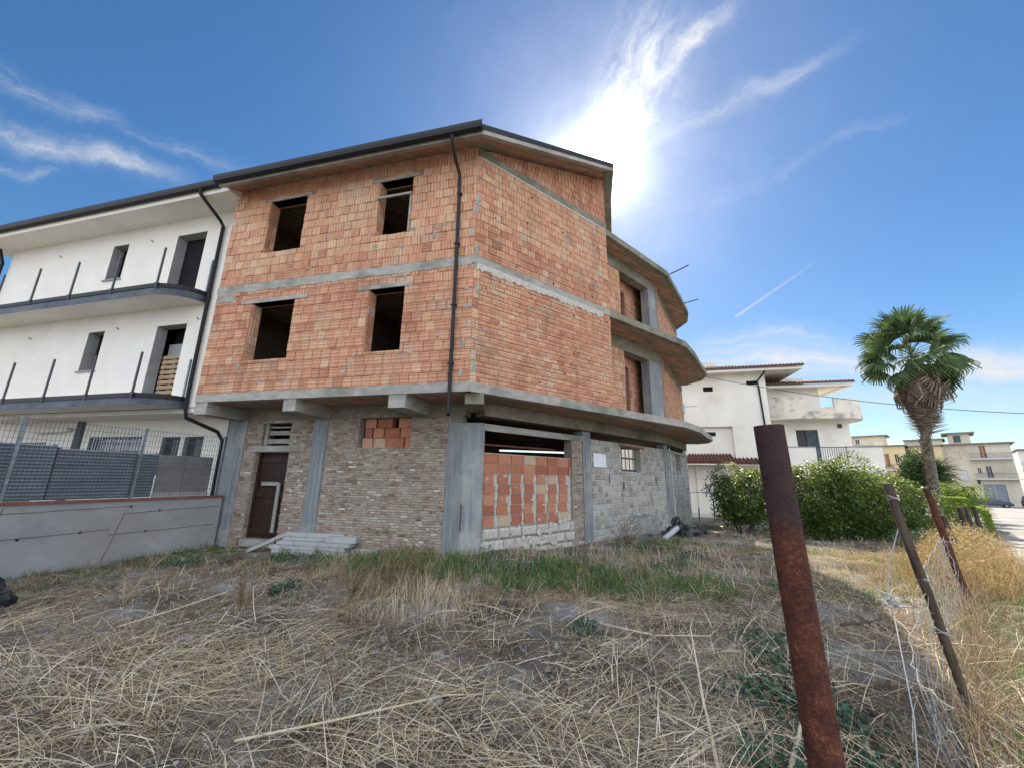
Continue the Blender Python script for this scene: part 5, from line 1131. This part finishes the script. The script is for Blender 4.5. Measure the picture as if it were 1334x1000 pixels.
for k in range(9):
    c=V(3.75+.10*k,12.25+.1*k,.12); a_=.36+.03*math.sin(k*2); mb.tube([c+V(-.35*math.cos(t)*a_/.36*.7,.35*math.cos(t)*.7,a_*math.sin(t)) for t in np.linspace(0,6.28,20)],.006,'steel',4,cap=False)
for t in np.linspace(0,6,10): mb.tube([V(3.75-.25*math.cos(t),12.25+.25*math.cos(t),.12+.36*math.sin(t)),V(4.6-.25*math.cos(t),13.1+.25*math.cos(t),.12+.36*math.sin(t))],.005,'steel',4)
tag(mb.build('wire_roll'),'rusty roll of wire mesh standing by the block wall','wire roll')

# ------------------------------------------------------------------ fence posts and wires in the foreground
P0=V(.685,1.02,1.705)
RP=thing('rusty_post','thick rusty brown pipe post leaning in the right foreground','post',(.9,.95,-.3))
base=V(.715,.985,-.35)
# passes through the ray at the foot of the picture
mb=MB(); n=24
pts=[base,base+(P0-base)*.67,base+(P0-base)*.678,base+(P0-base)*.685,base+(P0-base)*.8,P0]; mb.tube(pts,[.0345,.0345,.0358,.0345,.0347,.0345],'rust',n,cap=False)
mb.tube([base,P0],.0315,'rust',n,cap=False); 
d_=(P0-base)/np.linalg.norm(P0-base); a_=np.cross(d_,V(0,1,0)); a_/=np.linalg.norm(a_); b_=np.cross(d_,a_)
ring=lambda c,r: [c+(a_*math.cos(t)+b_*math.sin(t))*r for t in np.linspace(0,2*math.pi,n,endpoint=False)]
i_,o_=ring(P0,.0315),ring(P0,.0345); mb.mesh(i_+o_,[(j,(j+1)%n,n+(j+1)%n,n+j) for j in range(n)],'rust'); mb.build('pipe',RP)
mb=MB(); c=base+(P0-base)*.678; q=ring(c,.0362)
for off in (0,): 
    mb.tube(q+[q[0]],.0022,'rust',6,cap=False)
mb.build('weld_ring',RP)
def fpost(b,t,r,label,m='brownwood',wires=()):
    T_=thing('fence_post',label,'post',b); b,t=V(*b),V(*t); mb=MB(); pts=[b+(t-b)*f+RNG.normal(0,.006,3)*(0<f<1) for f in np.linspace(0,1,9)]; mb.tube(pts,[r*random.uniform(.9,1.08) for _ in pts],m,10); mb.build('pole',T_)
    for f in wires:
        mb=MB(); c=b+(t-b)*f
        for k in range(3): mb.tube([c+V(math.cos(a)*(r*1.15),math.sin(a)*(r*1.15),.012*k+.012*math.sin(a*2+k)) for a in np.linspace(0,6.28,14)],.005,'wire',4,cap=False)
        mb.build('wire_tie',T_)
    return T_
NP=fpost((3.60,3.46,-.38),(3.335,3.50,1.565),.032,'dark leaning wooden post nearest behind the rusty pipe',wires=(.93,.6,.4))
TP=fpost((7.20,6.60,-.38),(6.99,6.68,1.50),.045,'second leaning post, red brown at its top, at the edge of the dry shrub',m='rust',wires=(.55,))
fpost((9.8,8.9,-.45),(9.6,8.95,.9),.05,'third fence post hidden in the yellow dry shrub')
for x,y,l in ((16.9,15.0,'broad dark stump post in front of the green hedge'),(17.45,15.3,'middle dark stump post in front of the green hedge'),(18.0,15.5,'slim dark stump post right of the other two at the hedge')):
    fpost((x,y,-.6),(x-.1,y,.75),.1 if 'broad' in l else .07,l)
# cord
mb=MB(); p=[V(3.36,3.5,1.22),V(3.30,3.62,.85),V(3.28,3.66,.60),V(3.25,3.6,.56),V(2.75,3.05,.02),V(2.62,2.95,-.2),V(2.55,2.85,-.33)]; mb.tube(p,.0042,'rope',6); mb.build('white_cord',NP)
mb=MB()
for _ in range(26):
    c=V(3.27,3.62,.58)+RNG.normal(0,.02,3); mb.tube([c,c+RNG.normal(0,.035,3)],[.008,.004],'cement',4)
tag(mb.build('withered_flower_head'),'small tangled pale tuft caught on the white cord','dry flower')
# sagging wire net between the posts
mb=MB(); 
def net(a0,a1,b0,b1,nu,nv,seed):
    R_=np.random.default_rng(seed); g=np.zeros((nu+1,nv+1,3))
    for i in range(nu+1):
        f=i/nu; lo=a0*(1-f)+b0*f; hi=a1*(1-f)+b1*f
        for j in range(nv+1):
            h_=j/nv; p=lo*(1-h_)+hi*h_; s_=math.sin(math.pi*f); g[i,j]=p+V(-.10*s_,.12*s_,-.18*s_*h_)+R_.normal(0,.012,3)
    for i in range(nu):
        for j in range(nv):
            if (i+j)%2==0: mb.tube([g[i,j],g[i+1,j+1]],.003,'wire',3,cap=False)
            else: mb.tube([g[i+1,j],g[i,j+1]],.003,'wire',3,cap=False)
    for j in (0,nv): mb.tube([g[i,j] for i in range(nu+1)],.003,'wire',4,cap=False)
net(V(2.75,2.7,-.33),V(2.7,2.72,.25),V(3.6,3.46,-.33),V(3.45,3.49,.72),18,12,1); net(V(3.6,3.46,-.33),V(3.45,3.49,.72),V(7.2,6.6,-.35),V(7.08,6.64,.75),56,14,2); net(V(7.2,6.6,-.35),V(7.08,6.64,.75),V(9.8,8.9,-.45),V(9.65,8.93,.6),36,12,4)
tag(mb.build('wire_netting'),'sagging rusty wire netting strung between the leaning fence posts','netting')
# dead growth hanging in the net
mb=MB(); n=1700; f=RNG.uniform(0,1,n); x=3.0+f*6.6+RNG.normal(0,.10,n); y=2.93+f*5.8+RNG.normal(0,.12,n)
ribbons(mb,x,y,RNG.uniform(.12,.5,n),RNG.uniform(.003,.006,n),RNG.uniform(0,6.28,n),RNG.uniform(.7,1.5,n),RNG.normal(0,1,n),'straw',4,.0,.75,droop=RNG.uniform(0,1.5,n),follow=False)
ribbons(mb,x+.1,y,RNG.uniform(.15,.5,n),RNG.uniform(.003,.006,n),RNG.uniform(0,6.28,n),RNG.uniform(.7,1.5,n),RNG.normal(0,1,n),'drybrown',4,.2,1,droop=RNG.uniform(0,1.5,n),follow=False)
tag(mb.build('fence_weeds'),'dead grey stalks grown through the wire netting','dry weeds',kind='stuff')

# ------------------------------------------------------------------ bushes and trees
def crown_points(blobs,n):
    pts=[];nr=[]; vol=np.array([b[3]*b[4]*b[5] for b in blobs])**.7; vol/=vol.sum()
    for b,v in zip(blobs,vol):
        k=int(n*v); d_=RNG.normal(0,1,(k,3)); d_/=np.linalg.norm(d_,axis=1,keepdims=True); r=RNG.uniform(.0,1,k)**(1/3.)*.45+.58+.12*np.sin(5*d_[:,0]+b[0]*9)*np.sin(6*d_[:,2]+b[1]*7)
        r=r*(1+.10*RNG.normal(0,1,k)); pts.append(np.array(b[:3])+d_*r[:,None]*np.array(b[3:6])); nr.append(d_)
    return np.vstack(pts),np.vstack(nr)
def bush(name,label,cat,x,y,rx,ry,h_,n,leafm,sz,zlo=.25,group=None,lobes=16,trunks=4,base=None,asp=.5):
    z=float(gz(x,y)) if base is None else base; t=thing(name,label,cat,(x,y,z),group)
    bl=[]
    for k in range(lobes):
        a=random.uniform(0,6.28); q=random.uniform(.1,.72); hh=random.uniform(zlo+.2,.86)*h_; s_=random.uniform(.26,.42)
        bl.append((x+rx*q*math.cos(a)*(1.1-.35*hh/h_),y+ry*q*math.sin(a)*(1.1-.35*hh/h_),z+hh,rx*s_,ry*s_,h_*s_*.55))
    bl.append((x,y,z+h_*.5,rx*.6,ry*.6,h_*.36))
    p,nrm=crown_points(bl,n); p=p[p[:,2]>z+zlo*h_*.5]; nrm=RNG.normal(0,1,p.shape)
    mb=MB(); leafcards(mb,p,sz,leafm,asp=asp); mb.build('crown',t)
    mb=MB()
    for k in range(trunks):
        a=random.uniform(0,6.28); c=V(x+.12*math.cos(a),y+.12*math.sin(a),z-.1); pts=[c]
        for s_ in range(4): c=c+V(math.cos(a)*rx*.13,math.sin(a)*ry*.13,h_*.18); a+=random.uniform(-.5,.5); pts.append(c)
        mb.tube(pts,[.05,.04,.03,.02,.01],'bark',7)
        for s_ in range(1,5):
            for _ in range(2): b=random.uniform(0,6.28); mb.tube([pts[s_],pts[s_]+V(math.cos(b)*rx*.3,math.sin(b)*ry*.3,h_*.15)],[.02,.006],'bark',5)
    mb.build('trunk',t); return t
bg_='citrus bushes in a row in front of the cream villa'
bush('citrus_bush','dark leafy citrus bush nearest the brick house','bush',9.2,16.0,1.75,1.4,2.6,15000,'leaf',.11,-.1,bg_,20,base=-.42)
bush('citrus_bush','citrus bush directly behind the rusty pipe post','bush',10.9,15.0,1.3,1.3,2.6,9500,'leaf',.11,-.1,bg_,18,base=-.42)
bush('citrus_bush','broad sunlit citrus bush in the middle of the row','bush',11.8,14.8,1.65,1.4,2.95,13000,'leaf',.11,-.1,bg_,22,base=-.44)
bush('citrus_bush','sunlit citrus bush just left of the dark wooden post','bush',13.3,15.1,1.7,1.5,2.75,12000,'leaf',.11,-.1,bg_,20,base=-.45)
bush('citrus_bush','citrus bush at the right end of the row before the palm','bush',15.0,15.7,1.8,1.6,2.7,12500,'leaf',.11,-.1,bg_,20,base=-.46)
bush('shrub','dark low shrub in the shade under the right end of the citrus row','shrub',14.6,14.7,1.1,.9,1.15,5000,'leaf',.08,.05,None,12,2,base=-.46)
bush('shrub','round yellow green shrub at the street end of the hedge','shrub',27.2,24.2,1.7,1.6,2.5,6000,'leafbright',.13,.05,None,12,2)
bush('tree','dark green tree behind the palm trunk on its left','tree',30.8,30.2,1.7,1.5,4.8,5000,'palm',.22,.35,None,12,2,base=-.9)
bush('shrub','grey green shrub between the citrus row and the dark posts','shrub',11.8,11.9,.9,.8,.75,2400,'weed',.07,.02,None,8,2)
# clipped hedge: two flat-topped tiers
HG=thing('clipped_hedge','bright green flat topped clipped hedge beside the road','hedge',(22,19.5,-.6))
def hedge_tier(x0,y0,x1,y1,w_,z0,z1,n,m):
    mb=MB(); f=RNG.uniform(0,1,n); s_=RNG.uniform(-1,1,n); zz_=np.where(RNG.uniform(0,1,n)<.45,z1+RNG.normal(0,.03,n),RNG.uniform(z0,z1,n)); s_=np.where((zz_<z1-.1)&(RNG.uniform(0,1,n)<.7),np.sign(s_)*RNG.uniform(.85,1.05,n),s_)
    d_=V(x1-x0,y1-y0); d_/=np.linalg.norm(d_); c=np.stack([x0+(x1-x0)*f-d_[1]*s_*w_,y0+(y1-y0)*f+d_[0]*s_*w_,zz_],1); leafcards(mb,c,.10,m); return mb
hedge_tier(20.3,18.0,25.0,22.2,.75,-.5,.42,7000,'hedge').build('hedge_tier',HG); hedge_tier(20.8,18.9,26,23.6,.6,.3,.85,5000,'hedge').build('hedge_tier',HG)
mb=MB()
for f in (.1,.35,.6,.85): x=20.3+4.7*f;y=18+4.2*f; mb.tube([(x,y,-.8),(x,y,.3)],.06,'bark',6)
mb.build('trunk',HG)
# dry yellow shrub swallowing the fence
t=thing('dry_shrub','straw yellow dry creeper shrub heaped over the fence beside the road','shrub',(9.6,8.7,-.4))
mb=MB(); bl=[(7.9,7.15,-.15,.5,.5,.45),(8.5,7.75,.0,.6,.6,.55),(9.1,8.25,.1,.65,.6,.6),(9.9,9.0,.1,.7,.6,.6),(10.6,9.5,.05,.7,.6,.55),(11.4,10.1,.0,.7,.6,.5),(9.4,7.9,-.2,.5,.5,.4),(8.5,8.3,-.1,.5,.5,.45)]
p,_n=crown_points(bl,15000); leafcards(mb,p,.055,'yellowgrass',asp=.35)
n=5000; i_=RNG.integers(0,len(bl),n); c=np.array(bl)[i_]; ribbons(mb,c[:,0]+RNG.normal(0,.35,n),c[:,1]+RNG.normal(0,.3,n),RNG.uniform(.3,1.0,n),RNG.uniform(.004,.008,n),RNG.uniform(0,6.28,n),RNG.uniform(.8,1.5,n),RNG.normal(0,1,n),'yellowgrass',4,0,.85,droop=RNG.uniform(0,1.8,n),follow=False)
mb.build('crown',t); mb=MB()
for b in bl: mb.tube([(b[0],b[1],-.5),(b[0]+.1,b[1],b[2]+.2)],[.015,.006],'bark',5)
mb.build('stem',t)
# sunlit verge growth right of the fence
mb=MB(); n=6000; x=RNG.uniform(6,15.5,n); y=RNG.uniform(3.5,13,n); k=(RNG.uniform(0,1,n)<.9)&outside(x,y)&(((x-3.6)*.66-(y-3.46)*.75)>-.1); x,y=x[k],y[k]; n=len(x)
ribbons(mb,x,y,RNG.uniform(.1,.4,n),RNG.uniform(.004,.009,n),RNG.uniform(0,6.28,n),RNG.uniform(.7,1.5,n),RNG.normal(0,1,n),'yellowgrass',3,0,1,droop=RNG.uniform(0,1.2,n),follow=False)
tag(mb.build('verge_grass'),'mixed yellow and green grass on the verge between the fence and the road','grass',kind='stuff')

# palm
PX,PY=17.95,17.0; pz=float(gz(PX,PY)); PT=thing('fan_palm','tall fan palm with a skirt of dead brown fronds beside the road','palm tree',(PX,PY,pz))
top_=V(18.55,17.0,7.15)
mb=MB(); pts=[V(PX,PY,pz-.2)*(1-f)+top_*f+V(.05*math.sin(f*4),0,0) for f in np.linspace(0,1,14)]; mb.tube(pts,[.25]+[.175-.02*f for f in np.linspace(0,1,13)],'palmbark',12,.5)
for f in np.linspace(.02,.74,52):   # old leaf bases
    c=V(PX,PY,pz)*(1-f)+top_*f
    for k in range(8):
        a=2*math.pi*k/8+f*37+random.uniform(-.2,.2); u=V(math.cos(a),math.sin(a),0); s_=V(-u[1],u[0],0); b=c+u*.15
        mb.mesh([b-s_*.06,b+s_*.06,b+u*random.uniform(.05,.10)+V(0,0,.12)+s_*.02,b+u*.08+V(0,0,.12)-s_*.02],[(0,1,2,3)],'palmbark')
mb.build('trunk',PT)
def frond(L,m,droopy,fan=.62,nseg=26):
    # stalk plus fan of narrow drooping leaflets, pointing along +x from the origin
    mb=MB(); st=[V(0,0,0),V(L*.3,0,.03*L),V(L*.55,0,.0)]; mb.tube(st,[.022,.018,.012],m,5,.9,cap=False)
    c=st[-1]
    for k in range(nseg):
        a=(k/(nseg-1)-.5)*2*1.9; l=L*fan*(1-.28*abs(a)/1.9)*random.uniform(.85,1.05); u=V(math.cos(a),math.sin(a),0); s_=V(-u[1],u[0],0)
        p0=c; p1=c+u*l*.5+V(0,0,.05*l); p2=c+u*l*.82+V(0,0,-droopy*l*.18); p3=c+u*l*(1.0-.25*droopy)+V(0,0,-droopy*l*.62); w_=l*.055; r=random.random()
        mb.mesh([p0-s_*.006,p0+s_*.006,p1+s_*w_,p1-s_*w_],[(0,1,2,3)],m,r); mb.mesh([p1-s_*w_,p1+s_*w_,p2+s_*w_*.6,p2-s_*w_*.6],[(0,1,2,3)],m,r); mb.mesh([p2-s_*w_*.6,p2+s_*w_*.6,p3+s_*.003,p3-s_*.003],[(0,1,2,3)],m,r)
    return mb
def put_frond(proto,name,az_,el_,roll,parent,pos):
    o=proto.copy(); COL.objects.link(o); o.parent=parent; o.name=name
    o.location=Vector(pos)-Vector(parent['_w']); o.rotation_euler=(Matrix.Rotation(az_,4,'Z')@Matrix.Rotation(-el_,4,'Y')@Matrix.Rotation(roll,4,'X')).to_euler(); return o
protos=[frond(2.25,'palm',d_,.5,26).build('frond',loc=(0,0,0)) for d_ in (.2,.55,.95)]
dprotos=[frond(1.6,'deadpalm',1.4,.85,24).build('dead_frond',loc=(0,0,0)) for _ in range(2)]
random.seed(5)
for k in range(40):
    f=k/40; az_=k*2.39996+random.uniform(-.2,.2); el_=1.5-2.25*f**.85; o=put_frond(protos[min(2,int(f*3.2))],'frond',az_,el_+random.uniform(-.15,.15),random.uniform(-1.0,1.0),PT,top_+V(0,0,.45-.45*f)); sc=random.uniform(.84,1.06); o.scale=(sc,sc*random.uniform(.75,1),sc)
for k in range(98):
    f=k/98; az_=k*2.39996+.4; el_=-.85-.70*min(1,f*1.5)**.8+random.uniform(-.14,.14); o=put_frond(dprotos[k%2],'dead_frond',az_,max(-1.53,el_),random.uniform(-.7,.7),PT,top_*(1-.24*f)+V(PX,PY,pz)*.24*f+V(0,0,-.05)); sc=random.uniform(.8,1.1)-.2*f; o.scale=(sc,sc*(.62-.3*f),sc*.8)
for p in protos+dprotos: bpy.data.objects.remove(p)
# bushy yucca palm behind the fan palm
yz=float(gz(31.5,29.3)); YT=thing('yucca_palm','dark green bushy palm with a bare stem behind the fan palm trunk','palm tree',(31.5,29.3,yz))
mb=MB(); mb.tube([(31.8,29.3,yz-.2),(31.7,29.3,.6),(31.5,29.3,2.0)],[.13,.11,.1],'bark',8); mb.build('trunk',YT)
mb=MB(); n=900; a=RNG.uniform(0,6.28,n); e=RNG.uniform(-.7,1.5,n)
ribbons(mb,31.5+0*a,29.3+0*a,RNG.uniform(1.3,1.9,n),RNG.uniform(.05,.10,n),a,e,RNG.normal(0,.1,n),'palm',4,0,.8,droop=RNG.uniform(.5,1.6,n),z0=2.1+RNG.uniform(-.2,.4,n),follow=False); mb.build('crown',YT)
# street trees on the far side of the road, outside the picture, whose shade falls across it
for x,y,l in ((27.5,17.5,'leafy street tree across the road nearest the camera'),(35.5,24.5,'leafy street tree across the road farther along')):
    bush('street_tree',l,'tree',x,y,1.7,1.7,5.2,4500,'leaf',.2,.4,None,12,2)

GRP={'fence_post':'leaning fence posts','apartment_house':'houses at the end of the street','corrugated_panel':'corrugated panels behind the mesh fence','flat_board':'flat boards behind the mesh fence','dead_weed':'dead weeds standing in the plot','dead_branch':'dead branches lying on the straw','rubbish_bag':'black rubbish on the plot','street_tree':'trees across the road','stake':'stakes by the garden steps'}
for o in bpy.data.objects:
    b_=o.name.split('.')[0]
    if b_ in GRP and o.parent is None: o['group']=GRP[b_]
    if '_w' in o: del o['_w']
